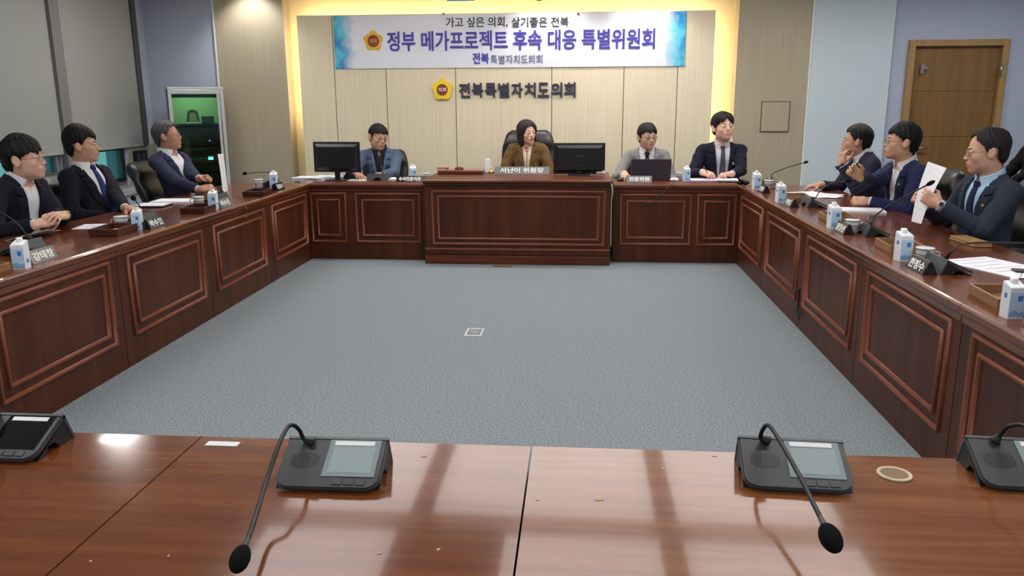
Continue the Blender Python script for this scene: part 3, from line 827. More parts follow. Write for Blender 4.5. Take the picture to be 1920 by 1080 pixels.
    def spost(P, d):
        q = to_t(P); u, v, s = q[:, 0], q[:, 1], q[:, 2]
        uc = -.010+.10*(s-.48); rr = np.sqrt((u-uc)**2+v**2)
        Rc = np.where(s > .50, .079-.10*(s-.50), .079+.25*(.50-s))*p.get('collar', 1.0)
        col = np.abs(rr-Rc)-.0045
        col = np.maximum(col, np.maximum((s+.42*u-.548)*.9, (.452-.10*u*0-s)))
        av = np.abs(v)
        col = np.maximum(col, np.where(u > .02, (opn+np.maximum(.505-s, 0)*p.get('spread', .45)-av)*.8, -1))
        inner = np.maximum(d, np.maximum((s+.62*u-.505)*.8, (np.where(s > .36, opn*.9*np.clip((s-p.get('open_low', .42))/.08, 0, 1)-av, -1))*(u > .0)-1*(u <= 0)))
        inner = np.maximum(inner, s-.51)
        placket = .0015*np.exp(-((av-.016)/.002)**2)*(u > 0)
        return np.minimum(inner+placket+.0018*rough_noise(P, 60, seed+3), col)
    def shirt_all():
        V1, F1 = surface(sh, vox, spost, grow=.01)
        cf = []
        for key in arms:
            S, E, W, *_ = arms[key]; ax = nv(W-E)
            V2, F2 = surface([rc(W-ax*.03, W-ax*.004, .034, .0335)], vox, lambda P, d, W=W, ax=ax: np.maximum(d, (P-W)@ax-.004))
            F1 = np.concatenate([F1, F2+len(V1)]); V1 = np.concatenate([V1, V2])
        return V1, F1
    kid('shirt', shirt_all(), p.get('shirt', M_SHIRTW))
    if p.get('tie') is not None:
        tsh = p.get('tie_shift', 0.0)
        def tpost(P, d):
            q = to_t(P); u, v, s = q[:, 0], q[:, 1]-tsh*np.clip((.45-q[:, 2])/.3, 0, 1), q[:, 2]
            w = np.interp(s, [.05, .12, .44, .47], [.040, .038, .020, .016])
            bl = np.maximum(np.maximum(d-.010, np.abs(v)-w), np.maximum(-(u-.02), np.maximum(s-.462, .06-s)))
            kq = np.stack([u-.078, v*1.0, s-.472], 1)@rY(rad(-25))
            kd = np.maximum(np.abs(kq[:, 2])-.017, np.sqrt((kq[:, 0]*1.2)**2+kq[:, 1]**2)-(.021+.28*kq[:, 2]))
            return np.minimum(bl, kd)
        kid('necktie', surface(sh0, vox, tpost, grow=.04), p['tie'])
    # trousers and shoes
    tr = [el(hip+np.array([-.01, 0, -.015]), (.14*f, .178*f, .11), k=.04)]
    for H_, K, A in legs: tr += [rc(H_, K, .086, .064, k=.04), rc(K, A+np.array([0, 0, .0]), .060, .050, k=.025)]
    kid('trousers', surface(tr, .009), p.get('trousers', p['jacket']))
    so = []
    for H_, K, A in legs: so += [rc(A+np.array([-.035, 0, -.045]), A+np.array([.14, 0, -.055]), .042, .034, k=.03)]
    for s1 in so: kid('shoe', surface([s1], .009, lambda P, d: np.maximum(d, .002-P[:, 2])), M_SHOE)
    # glasses
    if p.get('glasses'):
        gm = p['glasses']; rx, rz_ = p.get('lens', (.0235, .0165)); gz = -.001; xg = max(face_x(0.03, .0), face_x(0.0, .012)-.004)+.012
        rim = B()
        for s in (-1, 1):
            pts = []
            for k in range(25):
                t = 2*PI*k/24; cx = abs(math.cos(t))**.65*math.copysign(1, math.cos(t)); sz = abs(math.sin(t))**.65*math.copysign(1, math.sin(t))
                y = s*.034+rx*cx; pts.append(hh(xg-.30*max(abs(y)-.02, 0), y, gz+rz_*sz))
            tube(rim, pts, p.get('rim', .0013), 6)
            ye = s*(.034+rx); tube(rim, [hh(xg-.30*(abs(ye)-.02), ye, gz+.006), hh(xg-.024, s*.073, gz+.007), hh(.02, s*.079, .008), hh(-.012, s*.084, .008), hh(-.03, s*.083, -.014)], .0015, 6)
        tube(rim, [hh(xg, -.0115, gz+.004), hh(xg+.002, 0, gz+.007), hh(xg, .0115, gz+.004)], .0013, 6)
        go = obj('glasses', rim, gm, ob, True)
        for s in (-1, 1):
            b = B(); lo_, hi_ = [], []
            for k in range(24):
                t = 2*PI*k/24; cx = abs(math.cos(t))**.65*math.copysign(1, math.cos(t)); sz = abs(math.sin(t))**.65*math.copysign(1, math.sin(t))
                y = s*.034+rx*.97*cx; x_ = xg-.30*max(abs(y)-.02, 0); lo_.append(hh(x_-.0006, y, gz+rz_*.97*sz)); hi_.append(hh(x_+.0006, y, gz+rz_*.97*sz))
            loft(b, [lo_, hi_]); obj('lens', b, M_LENS, go)
    # things worn, sitting on the jacket front
    def front_pt(v, s, prims=base_t):
        us = np.linspace(.25, .0, 260); P = np.array([tp(u, v, s) for u in us]); d = field(prims, P)
        return us[np.argmax(d < 0)]
    M4 = Matrix([[*Rt[0], hip[0]], [*Rt[1], hip[1]], [*Rt[2], hip[2]], [0, 0, 0, 1]])
    def on_front(name, bm, v, s, mat, tilt=0.0, lift=.013, label=None):
        u = front_pt(v, s); e = .01
        nrm = nv([1, -(front_pt(v+e, s)-front_pt(v-e, s))/(2*e), -(front_pt(v, s+e)-front_pt(v, s-e))/(2*e)])
        z = nv(np.array([0, 0, 1])-nrm*nrm[2]); y = np.cross(z, nrm); Rr = np.stack([nrm, y, z], 1)@rX(tilt); c = np.array([u, v, s])+nrm*lift
        bm.transform(M4@Matrix([[*Rr[0], c[0]], [*Rr[1], c[1]], [*Rr[2], c[2]], [0, 0, 0, 1]]))
        return obj(name, bm, mat, ob, False, label)
    if p.get('badge'):
        v, s = p['badge']; b = B(); box(b, (0.003, 0, 0), (.004, .085, .026), .002); bo = on_front('name_badge', b, v, s, M_WHITE, rad(p.get('badge_tilt', 10)))
        b = B()
        for k in range(4): box(b, (.0055, -.027+k*.018, 0), (.001, .012, .011))
        on_front('badge_print', b, v, s, M_GREYP, rad(p.get('badge_tilt', 10)))
    if p.get('pin'):
        v, s = p['pin']; b = B(); prism(b, [(.010*math.cos(2*PI*k/10+PI/2)*(1 if k % 2 == 0 else .8), .010*math.sin(2*PI*k/10+PI/2)*(1 if k % 2 == 0 else .8)) for k in range(10)], 0, .004, 'yz'); on_front('lapel_pin', b, v, s, plain('pin_gold', (222, 178, 96), rough=.3, metal=.6), 0, .014)
    if p.get('lanyard') is not None:
        def lpost(P, d):
            q = to_t(P); u, v, s = q[:, 0], q[:, 1], q[:, 2]
            av = np.abs(np.abs(v)-np.interp(s, [.12, .46], [.012, .072]))-.010
            return np.maximum(np.maximum(d-.009, av), np.maximum(-u, np.maximum(s-.48, .13-s)))
        kid('lanyard', surface(base_t, vox, lpost, grow=.01), p['lanyard'])
    for key, kind in p.get('watch', {}).items():
        S, E, W, hd, hn, pose, sd = arms[key]; ax = Vector(nv(W-E)); W_ = Vector(W)+ax*.004
        r0 = .0315
        b = B(); rings = []
        loft(b, [circ(W_-ax*.009, ax, r0, 20), circ(W_-ax*.009, ax, r0+.004, 20), circ(W_+ax*.009, ax, r0+.004, 20), circ(W_+ax*.009, ax, r0-.001, 20)], cap=False)
        wo = obj('watch', b, M_SILVER if kind == 'steel' else M_STRAPB, ob, True)
        up = Vector(Rw.T@np.array(p.get('watch_to', (0, -1, .6)))); up = (up-ax*up.dot(ax)).normalized(); c = W_+up*(r0+.001)
        b = B(); cyl(b, c, c+up*.010, .019, n=24); obj('watch_case', b, M_SILVER if kind == 'steel' else M_STRAPB, wo, True)
        b = B(); cyl(b, c+up*.010, c+up*.0112, .0138, n=24); obj('dial', b, M_BLACKP, wo)
    return dict(ob=ob, org=org, hip=hip_w, Rw=Rw, phi=phi, arms={k: (Vector(org+Rw@a[2]), Vector(org+Rw@a[1])) for k, a in arms.items()})
# ------------------------------------------------------------------ the eleven people
def hand(w, d=None, n=(0, 0, -1), pose='relaxed', **k):
    h = dict(w=tuple(w), n=n, pose=pose, **k)
    if d is not None: h['d'] = d
    return h
M_SPEC = plain('spectacle_black', (22, 20, 20), rough=.35)
M_SPECM = plain('spectacle_metal', (128, 120, 112), rough=.3, metal=.8)
PEOPLE = []
def cast(**p): PEOPLE.append((p, make_person(p)))
cast(label='man with black fringe and glasses clasping his hands, yellow band, nearest on the left', necklen=.122, face=0, head=(-3.55, 4.97, 1.19), lean=12, twist=-4, yaw=16, pitch=4, roll=0, hair='fringe', sweep=.014, messy=1.6, top=.028, sidet=.012, seed=1, jaw=.98, hscale=1.04,
     R=hand(at(66, 421, X=-3.33), (.55, .8, .12), (-.2, .45, -.8), 'cup'), L=hand(at(122, 404, X=-3.26), (.15, -.95, .12), (-.35, -.35, -.8), 'relaxed'),
     jacket=cloth('midnight', (27, 27, 40)), glasses=M_SPECM, vee=.072, button=.02, vee_low=.03, open=.020, spread=.8, open_low=.43, skin=(212, 170, 146), watch={'L': 'black'}, vox=.0037, fat=1.06, gaze=.2)
cast(label='man leaning back in dark suit and blue tie, second from the left', face=0, head=(-3.75, 5.92, 1.225), lean=-15, twist=-10, yaw=24, pitch=2, hair='side', top=.034, sidet=.010, seed=2,
     R=hand((-3.50, 5.78, .70), (1, .2, -.3)), L=hand(at(235, 390, X=-3.34), (.9, -.25, -.1), (0, 0, -1)),
     jacket=cloth('black_navy', (26, 27, 38)), tie=cloth('blue_tie', (46, 54, 104)), vee=.095, button=.04, vee_low=.02, sweep=-.02, messy=1.9, skin=(198, 152, 126), vox=.0037)
cast(label='grey-haired man in glasses leaning back beside the equipment rack', necklen=.148, face=0, head=(-3.70, 7.13, 1.245), lean=-13, twist=-10, yaw=16, pitch=7, hair='high', top=.016, sidet=.010, seed=3, hairm=M_HAIRG, browm=M_HAIRG,
     R=hand(at(372, 355, X=-3.27), (.9, .25, .1), (-.2, .5, -.7), 'cup'), L=hand(at(384, 346, X=-3.2), (.9, -.2, .1), (-.1, -.5, -.7), 'fist'),
     jacket=cloth('slate_navy', (47, 51, 74)), glasses=M_SPECM, vee=.095, button=-.02, vee_low=.03, open=.022, spread=.8, open_low=.43, skin=(188, 142, 116), vox=.0042, fat=1.1)
cast(label='man in blue-grey jacket with lanyard and badge behind the left monitor', necklen=.135, face=-90, head=(-2.135, 8.62, 1.165), lean=8, twist=8, yaw=44, pitch=-8, roll=-6, hair='side', top=.020, seed=4,
     R=hand(at(668, 327, Y=8.24), (.5, -.8, 0)), L=hand(at(716, 328, Y=8.22), (-1, -.15, 0), (0, -.1, -1)),
     jacket=cloth('blue_grey', (80, 94, 118)), shirt=cloth('charcoal_shirt', (42, 42, 48)), glasses=M_SPECM, vee=.07, button=.02, vee_low=.035, open=.010, spread=.25, lanyard=cloth('lanyard_blue', (98, 116, 150)), badge=(.085, .20), badge_tilt=12, skin=(200, 154, 130), vox=.0045)
cast(label='woman in brown blazer with dark bobbed hair in the central seat', necklen=.118, face=-90, head=(-.545, 8.72, 1.212), lean=3, yaw=34, pitch=-2, roll=3, hair='bob', top=.014, sidet=.012, seed=5, hairm=M_HAIRB, browm=M_HAIRB, jaw=.92, hscale=.95, sh=.90, neck=.80,
     R=hand(at(963, 318, Y=8.50), (.8, -.4, .05), (.2, .3, -.9), 'cup'), L=hand(at(1004, 318, Y=8.50), (-.85, -.35, .05), (-.2, .3, -.9), 'relaxed'),
     jacket=cloth('brown_wool', (104, 80, 50)), shirt=cloth('cream_blouse', (226, 212, 190)), vee=.058, button=.13, open=.030, spread=.9, open_low=.38, collar=.9, pin=(.085, .30), skin=(222, 180, 156), lips=(176, 96, 92), vox=.0042, fat=.92)
cast(label='man in light grey blazer and glasses behind the laptop', necklen=.13, face=-90, head=(.715, 8.60, 1.165), lean=8, yaw=19, pitch=-2, roll=2, hair='side', top=.022, sidet=.011, seed=6, part=None,
     R=hand(at(1172, 326, Y=8.30), (-.15, -1, -.1), (0, 0, -1), 'relaxed'), L=hand(at(1240, 334, Y=8.36), (-.3, -1, 0)),
     jacket=cloth('light_grey', (134, 133, 130)), tie=cloth('dark_green_tie', (40, 48, 50)), glasses=M_SPEC, vee=.085, button=.14, skin=(200, 158, 136), vox=.0045)
cast(label='large man in navy suit and grey tie writing before the lit right recess', necklen=.17, face=-90, head=(1.487, 8.62, 1.262), lean=5, yaw=16, pitch=7, roll=4, hair='parted', top=.030, sidet=.014, seed=7, jaw=1.1, hscale=1.06, part=.01,
     R=hand(at(1318, 323, Y=8.28), (.55, -.75, -.15), (.35, .1, -.9), 'pen'), L=hand(at(1372, 326, Y=8.24), (-.8, -.5, 0), (0, 0, -1), 'cup'),
     jacket=cloth('deep_navy', (25, 26, 42)), shirt=cloth('pale_grey_shirt', (196, 200, 210)), tie=cloth('grey_tie', (72, 76, 82)), vee=.080, button=.05, vee_low=.035, badge=(.125, .325), badge_tilt=9, skin=(214, 170, 150), vox=.0045, fat=1.18, sh=1.12, neck=1.15)
cast(label='man in navy suit holding a hand to his mouth, farthest on the right', necklen=.122, face=180, head=(2.40, 7.32, 1.185), lean=20, yaw=-20, pitch=3, hair='high', top=.022, sidet=.010, seed=8,
     L=hand(at(1577, 311, X=2.21), (.12, .1, 1), (.9, .35, 0), 'cup', pole=(.2, .5, -1)), R=hand(at(1540, 347, X=2.14), (-1, -.05, -.12), (0, 0, -1), 'relaxed'),
     jacket=cloth('plum_navy', (45, 43, 62)), vee=.075, button=.12, open=.012, watch={'L': 'black'}, watch_to=(-1, 0, .2), skin=(190, 144, 118), vox=.0040, fat=1.1)
cast(label='man in blue suit and glasses gesturing with a raised hand', face=180, head=(2.38, 6.27, 1.230), lean=8, twist=12, yaw=-10, pitch=4, hair='short', top=.026, sidet=.011, seed=9,
     R=hand(at(1614, 334, X=2.02), (-.70, -.15, .60), (-.15, -.85, -.45), 'cup', pole=(-.2, -.4, -1)), L=hand(at(1630, 377, X=2.14), (-1, .12, 0), (.1, .6, -.7), 'fist'),
     jacket=cloth('royal_navy', (38, 41, 74)), glasses=M_SPECM, vee=.066, button=.03, vee_low=.022, open=.016, spread=.7, pin=(.085, .37), watch={'R': 'black'}, watch_to=(.2, -1, .3), skin=(206, 162, 134), vox=.0037, gaze=.2)
cast(label='older man with receding hair and glasses holding up a paper sheet', face=180, head=(2.42, 5.07, 1.235), lean=4, twist=12, yaw=-16, pitch=-6, hair='receding', top=.012, sidet=.010, seed=10, hairm=M_HAIRD,
     L=hand(at(1764, 386, X=2.12), (-.72, .42, .50), (.45, .85, -.1), 'hold', pole=(-.2, .6, -1)), R=hand((2.17, 5.24, .90), (-.7, -.35, .5), (.3, -.9, .1), 'hold'),
     jacket=cloth('charcoal_blue', (47, 54, 68)), shirt=cloth('light_blue_shirt', (176, 208, 232)), tie=cloth('navy_tie', (36, 42, 76)), glasses=M_SPECM, lens=(.024, .019), vee=.090, button=.08, vee_low=.01, pin=(.105, .36), watch={'L': 'steel'}, watch_to=(-.3, -1, .3), skin=(206, 162, 138), vox=.0037, fat=1.12)
cast(label='person in black seated by the door, cut by the right picture edge', face=180, head=tuple(at(1952, 232, Y=8.2)), lean=0, yaw=0, hair='short', seed=12,
     L=hand(tuple(at(1952, 232, Y=8.2)+Vector((-.33, -.10, -.60))), (-1, .2, -.2)), R=hand(tuple(at(1952, 232, Y=8.2)+Vector((-.33, .10, -.60))), (-1, -.2, -.2)),
     jacket=cloth('plain_black', (17, 17, 20)), vee=.06, button=.2, vox=.006)

# ------------------------------------------------------------------ leather chairs
M_LEATHER = plain('leather_black', (26, 26, 28), rough=.36, spec=.5, bump=.25, bscale=160)
def chair_mesh_part(rings_fn, n=28):
    pass
def make_chair(P, lab, high=1.12, w=.52, recline=10, rnd=.07):
    """executive chair under a seated person"""
    sz = P['hip'][2]-.115
    t = thing('office_chair', lab, 'chair', (P['org'][0], P['org'][1], 0), P['phi'], 'black leather office chairs')
    b = B()
    for k in range(5):
        a = 2*PI*k/5+.3; c, s = math.cos(a), math.sin(a)
        loft(b, [[Vector((c*r-s*y*wd, s*r+c*y*wd, z)) for y, z in ((-1, z0), (1, z0), (1, z1), (-1, z1))] for r, wd, z0, z1 in ((.03, .03, .07, .12), (.29, .018, .06, .085))])
    obj('star_base', b, M_BLACKP, t)
    for k in range(5):
        a = 2*PI*k/5+.3; c, s = math.cos(a)*.285, math.sin(a)*.285
        b = B(); cyl(b, (c-.012, s, .03), (c+.012, s, .03), .03, n=14); cyl(b, (c, s, .03), (c, s, .065), .008, n=8); obj('caster', b, M_BLACKP, t, True)
    b = B(); cyl(b, (0, 0, .10), (0, 0, sz-.08), .028); cyl(b, (0, 0, sz-.10), (0, 0, sz-.07), .10); obj('gas_column', b, M_STEEL, t)
    b = B(); box(b, (.02, 0, sz-.035), (.50, w*.98, .09), .04, seg=4); smooth_by_angle(obj('seat', b, M_LEATHER, t))
    # back cushion: soft rounded outline with a headrest roll
    rc_ = rad(recline); x0 = -.205; z0 = sz+.02; H = high-z0
    rings = []
    for k in range(25):
        q = k/24; wdt = w*(.47+.05*math.sin(q*PI)-.06*max(q-.75, 0)/.25); 
        if q > 1-rnd: wdt *= math.sqrt(max(1-((q-1+rnd)/rnd)**2*.35, .05))
        if q < .06: wdt *= .85+.15*q/.06
        th = .052+.014*math.sin(q*PI*3)**2+(.018*math.exp(-((q-.84)/.08)**2))
        if q > .95: th *= math.sqrt(max(1-((q-.95)/.053)**2, .02))
        cx = x0-math.tan(rc_)*q*H+.035*math.sin(q*PI)*.6; z = z0+q*H
        ring = []
        for i in range(28):
            a = 2*PI*i/28; ca, sa = math.cos(a), math.sin(a)
            y = wdt*math.copysign(abs(ca)**.4, ca); x = th*math.copysign(abs(sa)**.8, sa)
            ring.append((cx+x-.05*(1-(y/w*1.8)**2)*.5+.025, y, z))
        rings.append(ring)
    b = B(); loft(b, rings); bk = obj('backrest', b, M_LEATHER, t, True)
    b = B(); zc = z0+.70*H; box(b, (x0-math.tan(rc_)*.70*H+.052, 0, zc), (.012, w*.78, .006), .002); obj('seam', b, M_BLACKP, bk)
    for s in (-1, 1):
        b = B(); y = s*(w/2+.02)
        tube(b, spline([(-.20, y*.94, sz+.10), (-.15, y, sz+.19), (.02, y, sz+.205), (.13, y, sz+.19), (.16, y, sz+.10), (.06, y*.95, sz-.03)], 6), .018, 8)
        obj('armrest', b, M_BLACKP, t, True)
        b = B(); box(b, (0, y, sz+.222), (.26, .06, .03), .012); obj('arm_pad', b, M_LEATHER, t)
    return t
CH = [(0, 'black leather chair of the man with clasped hands', 1.00, .50, 12), (1, 'black leather chair of the man in the blue tie', 1.02, .50, 20), (2, 'black leather chair of the grey-haired man leaning back', 1.02, .50, 20),
      (3, 'black leather chair of the man in the blue-grey jacket', 1.02, .50, 8), (4, 'high-backed black leather chair of the woman in brown', 1.225, .58, 8), (5, 'black leather chair hidden behind the man in the grey blazer', .96, .48, 8),
      (6, 'black leather chair hidden behind the large man writing', .98, .48, 8), (7, 'black leather chair of the man touching his mouth', 1.0, .5, 8), (8, 'black leather chair of the gesturing man', 1.03, .5, 8), (9, 'black leather chair of the older man holding the paper', 1.08, .54, 12), (10, 'chair of the person in black by the door', .95, .46, 8)]
for i, lab, hi, w, rc__ in CH: make_chair(PEOPLE[i][1], lab, hi, w, rc__)
# ------------------------------------------------------------------ writing on the back wall
M_BANNER_TXT = plain('banner_purple', (64, 58, 158), rough=.6)
M_BANNER_BLK = plain('banner_black', (44, 42, 50), rough=.6)
M_LETTER = plain('letter_navy', (52, 50, 66), rough=.4)
M_YEL = plain('emblem_yellow', (236, 206, 42), rough=.4)
M_YELP = plain('emblem_ochre', (216, 172, 52), rough=.6)
M_MAROON = plain('emblem_maroon', (128, 50, 36), rough=.45)
M_TXTW = plain('text_white', (232, 232, 226), rough=.5)
def banner_mat(hw):
    m, nt, b = new_mat('banner_cloth')
    tc = nt.nodes.new('ShaderNodeTexCoord'); sp = nt.nodes.new('ShaderNodeSeparateXYZ'); nt.links.new(tc.outputs['Object'], sp.inputs[0])
    n = nt.nodes.new('ShaderNodeTexNoise'); n.inputs['Scale'].default_value = 9; n.inputs['Detail'].default_value = 6; nt.links.new(tc.outputs['Object'], n.inputs['Vector'])
    n3 = nt.nodes.new('ShaderNodeTexNoise'); n3.inputs['Scale'].default_value = 4.5; n3.inputs['Detail'].default_value = 5; nt.links.new(tc.outputs['Object'], n3.inputs['Vector'])
    ab = nt.nodes.new('ShaderNodeMath'); ab.operation = 'ABSOLUTE'; nt.links.new(sp.outputs[0], ab.inputs[0])
    ma = nt.nodes.new('ShaderNodeMath'); ma.operation = 'MULTIPLY_ADD'; ma.inputs[1].default_value = 0.26; nt.links.new(n.outputs['Fac'], ma.inputs[0]); nt.links.new(ab.outputs[0], ma.inputs[2])
    mr = nt.nodes.new('ShaderNodeMapRange'); mr.inputs[1].default_value = hw-.10; mr.inputs[2].default_value = hw+.04; nt.links.new(ma.outputs[0], mr.inputs[0])
    r2 = nt.nodes.new('ShaderNodeValToRGB'); e = r2.color_ramp.elements
    e[0].position = .35; e[0].color = lin((30, 98, 178)); e[1].position = .62; e[1].color = lin((96, 196, 222)); k = e.new(.5); k.color = lin((46, 148, 200))
    nt.links.new(n3.outputs['Fac'], r2.inputs['Fac'])
    mx = nt.nodes.new('ShaderNodeMix'); mx.data_type = 'RGBA'; mx.inputs[6].default_value = lin((222, 226, 236))
    nt.links.new(mr.outputs[0], mx.inputs[0]); nt.links.new(r2.outputs[0], mx.inputs[7]); nt.links.new(mx.outputs[2], b.inputs['Base Color'])
    b.inputs['Roughness'].default_value = .45; b.inputs['Specular IOR Level'].default_value = .4
    return m
def flower(bm, cx, cz, r, y0, y1):
    """five-petalled crest outline, facing -y"""
    pts = []
    for k in range(80):
        a = 2*PI*k/80+PI/2; w = math.cos(5*(a-PI/2))
        pts.append((cx+r*(.91+.09*abs(w)**.8*math.copysign(1, w))*math.cos(a), cz+r*(.91+.09*abs(w)**.8*math.copysign(1, w))*math.sin(a)))
    return prism(bm, pts, y0, y1, 'xz')
def disc_xz(bm, cx, cz, r, y0, y1, n=32):
    return prism(bm, [(cx+r*math.cos(2*PI*k/n), cz+r*math.sin(2*PI*k/n)) for k in range(n)], y0, y1, 'xz')
YS = YC-.012
bl_, br_ = at(627, 80, Y=YS).x, at(1285, 78, Y=YS).x; bt_, bb_ = at(955, 25.5, Y=YS).z, at(955, 126.5, Y=YS).z
bcx = (bl_+br_)/2; hw = (br_-bl_)/2
ban = thing('banner', 'wide white banner with blue edges and purple lettering on the cream panel', 'banner', (bcx, YS, bb_))
b = B(); N = 60; fr_, bk_ = [], []
def by(x): return .0015*math.sin(x*5.1)+.0008*math.sin(x*13)
for x_ in [-hw+2*hw*i/N for i in range(N+1)]:
    fr_.append([(x_, by(x_)-.001, 0), (x_, by(x_)-.001, bt_-bb_), (x_, by(x_)+.001, bt_-bb_), (x_, by(x_)+.001, 0)])
loft(b, fr_); obj('banner_sheet', b, banner_mat(hw), ban)
def px_text(s, x0, y0, x1, y1, Y, bold, depth, mat, name, par, org):
    a = at(x0, (y0+y1)/2, Y=Y); c = at(x1, (y0+y1)/2, Y=Y); t_ = at((x0+x1)/2, y0, Y=Y).z; b_ = at((x0+x1)/2, y1, Y=Y).z
    me = fit_text(s, a.x-org[0], c.x-org[0], b_-org[2], t_-org[2], 0, bold, depth)
    return objm(name, me, mat, par)
o_ = ban.location
tx = [px_text('가고 싶은 의회,', 836, 32, 952, 52, YS, .012, .002, M_BANNER_BLK, 'slogan_words', ban, o_), px_text('살기좋은 전북', 959, 32, 1066, 51, YS, .012, .002, M_BANNER_BLK, 'slogan_words', ban, o_),
      px_text('정부 메가프로젝트 후속 대응 특별위원회', 726, 56, 1228, 94, YS, .022, .002, M_BANNER_TXT, 'title_line', ban, o_),
      px_text('전북', 886, 99, 917, 120, YS, .03, .002, M_BANNER_TXT, 'council_mark', ban, o_),
      px_text('특별자치도의회', 920, 103, 1017, 120, YS, .006, .002, plain('banner_greyblue', (84, 88, 128), rough=.6), 'council_line', ban, o_)]
for t_ in tx: t_.location.y = -.0065
e0 = at(700, 77, Y=YS); b = B(); r_e = .118
flower(b, e0.x-o_.x, e0.z-o_.z, r_e, -.006, -.0035); em = obj('printed_crest', b, M_YELP, ban)
b = B(); disc_xz(b, e0.x-o_.x, e0.z-o_.z, r_e*.57, -.007, -.006); obj('crest_disc', b, M_MAROON, em)
objm('crest_word', fit_text('의회', e0.x-o_.x-.042, e0.x-o_.x+.042, e0.z-o_.z-.024, e0.z-o_.z+.024, -.007, .01, .002), M_YELP, em)
M_PINR = plain('push_pin_magenta', (176, 40, 92), rough=.4)
for px in (832, 1084):
    q = at(px, 25, Y=YS); b = B(); ellipsoid(b, (q.x-o_.x, -.012, q.z-o_.z-.005), (.013, .01, .013), 12, 8); obj('push_pin', b, M_PINR, ban, True)
# crest and letters standing on the panel
q = at(830, 168, Y=YC); t = thing('wall_crest', 'yellow five-petalled crest with maroon disc below the banner', 'crest', (q.x, YC, q.z))
b = B(); flower(b, 0, 0, .125, -.03, -.001); obj('crest_plate', b, M_YEL, t)
b = B(); disc_xz(b, 0, -.002, .064, -.037, -.03); dk = obj('crest_disc', b, M_MAROON, t)
objm('crest_word', fit_text('의회', -.046, .046, -.024, .022, -.037, .012, .003), M_TXTW, dk)
q0 = at(859, 168, Y=YC); q1 = at(1081, 168, Y=YC); zt, zb = at(970, 155, Y=YC).z, at(970, 182.5, Y=YC).z
t = thing('wall_lettering', 'row of nine dark navy letters mounted beside the yellow crest', 'lettering', ((q0.x+q1.x)/2, YC, zb))
S_ = '전북특별자치도의회'; pitch = (q1.x-q0.x)/len(S_)
for k, ch in enumerate(S_):
    x0 = q0.x+pitch*k-t.location.x
    objm('letter', fit_text(ch, x0+pitch*.07, x0+pitch*.93, 0, zt-zb, -.001, .03, .02), M_LETTER, t)

q = at(864, 2, Y=9.79); t = thing('wall_sign', 'blue sign in the cove, only its lower edge inside the picture', 'sign', (q.x, 9.79, q.z)); obj('sign_face', box2(B(), (-.16, -.012, 0), (.16, 0, .12), .003), plain('sign_blue', (24, 92, 150), rough=.4), t); obj('sign_rim', box2(B(), (-.165, -.004, -.004), (.165, .0095, .124), .002), M_WHITE, t)
q = at(1011, 2, Y=9.7); t = thing('dome_camera', 'black dome camera above the banner at the top edge', 'camera', (q.x, 9.70, q.z)); b = B(); ellipsoid(b, (0, 0, .05), (.06, .06, .05), 20, 12); obj('dome', b, M_BLACKP, t, True); b = B(); box2(b, (-.05, -.05, .05), (.05, .098, .10), .01); obj('bracket', b, M_WHITE, t)

# ------------------------------------------------------------------ equipment rack
M_RACKG = plain('rack_grey', (176, 180, 182), rough=.45)
M_RACKD = plain('rack_side_grey', (112, 114, 118), rough=.5)
M_TINT = clear_glass('rack_door_glass', (205, 226, 212), .95, .03)
ra = rad(30); r0 = at(313, 163, Y=8.85)
rk = thing('equipment_rack', 'grey equipment rack with glass door behind the grey-haired man', 'rack', (r0.x, 8.85, 0), ra)
RW, RD, RH = .585, .44, r0.z
b = B(); box2(b, (0, .02, .06), (.02, RD, RH-.03)); box2(b, (RW-.02, .02, .06), (RW, RD, RH-.03)); box2(b, (0.02, RD-.02, .06), (RW-.02, RD, RH-.03)); obj('side_walls', b, M_RACKD, rk)
obj('top_cap', box2(B(), (-.004, 0, RH-.03), (RW+.004, RD, RH), .006), M_RACKG, rk)
obj('plinth', box2(B(), (0, .02, 0), (RW, RD, .06)), M_RACKD, rk)
b = B(); box2(b, (0, 0, .06), (.035, .02, RH-.031), .003); box2(b, (RW-.035, 0, .06), (RW, .02, RH-.031), .003); box2(b, (.035, 0, RH-.075), (RW-.035, .02, RH-.031), .003); box2(b, (.035, 0, .06), (RW-.035, .02, .10), .003); obj('front_frame', b, M_RACKG, rk)
gd = obj('glass_door', box2(B(), (.036, .006, .10), (RW-.036, .012, RH-.076)), M_TINT, rk)
b = B(); box2(b, (RW-.075, -.012, .10), (RW-.045, .005, RH-.076), .004); obj('door_stile', b, M_RACKG, gd)
obj('back_sheet', box2(B(), (.021, RD-.035, 1.30), (RW-.021, RD-.021, RH-.04)), plain('rack_green', (150, 178, 132), rough=.7), rk)
obj('shelf', box2(B(), (.021, .06, 1.285), (RW-.021, RD-.022, 1.30)), M_BLACKP, rk)
obj('vent_bar', box2(B(), (.036, .03, RH-.115), (RW-.036, .05, RH-.077)), M_BLACKP, rk)
b = B(); box2(b, (.06, .12, RH-.045), (RW-.06, .15, RH-.035)); obj('fill_strip', b, emit('rack_fill', (235, 255, 235), 42), rk)  # lamp added to brighten the green compartment
RM = Matrix.Translation((r0.x, 8.85, 0)) @ Matrix.Rotation(ra, 4, 'Z')
def in_rack(x, y, z): return RM @ Vector((x, y, z))
UN = [(1.17, .09, 'black rack unit just below the green compartment'), (1.065, .085, 'black rack unit with the blue indicator light'), (.965, .08, 'black rack unit with a dim green strip'), (.875, .075, 'black rack unit with the bright cyan display'), (.76, .09, 'black rack unit with a row of knobs under the cyan display'), (.62, .12, 'tall black rack unit behind the grey-haired man\'s arm'), (.48, .12, 'black rack unit low in the cabinet'), (.30, .14, 'black amplifier at the bottom of the cabinet')]
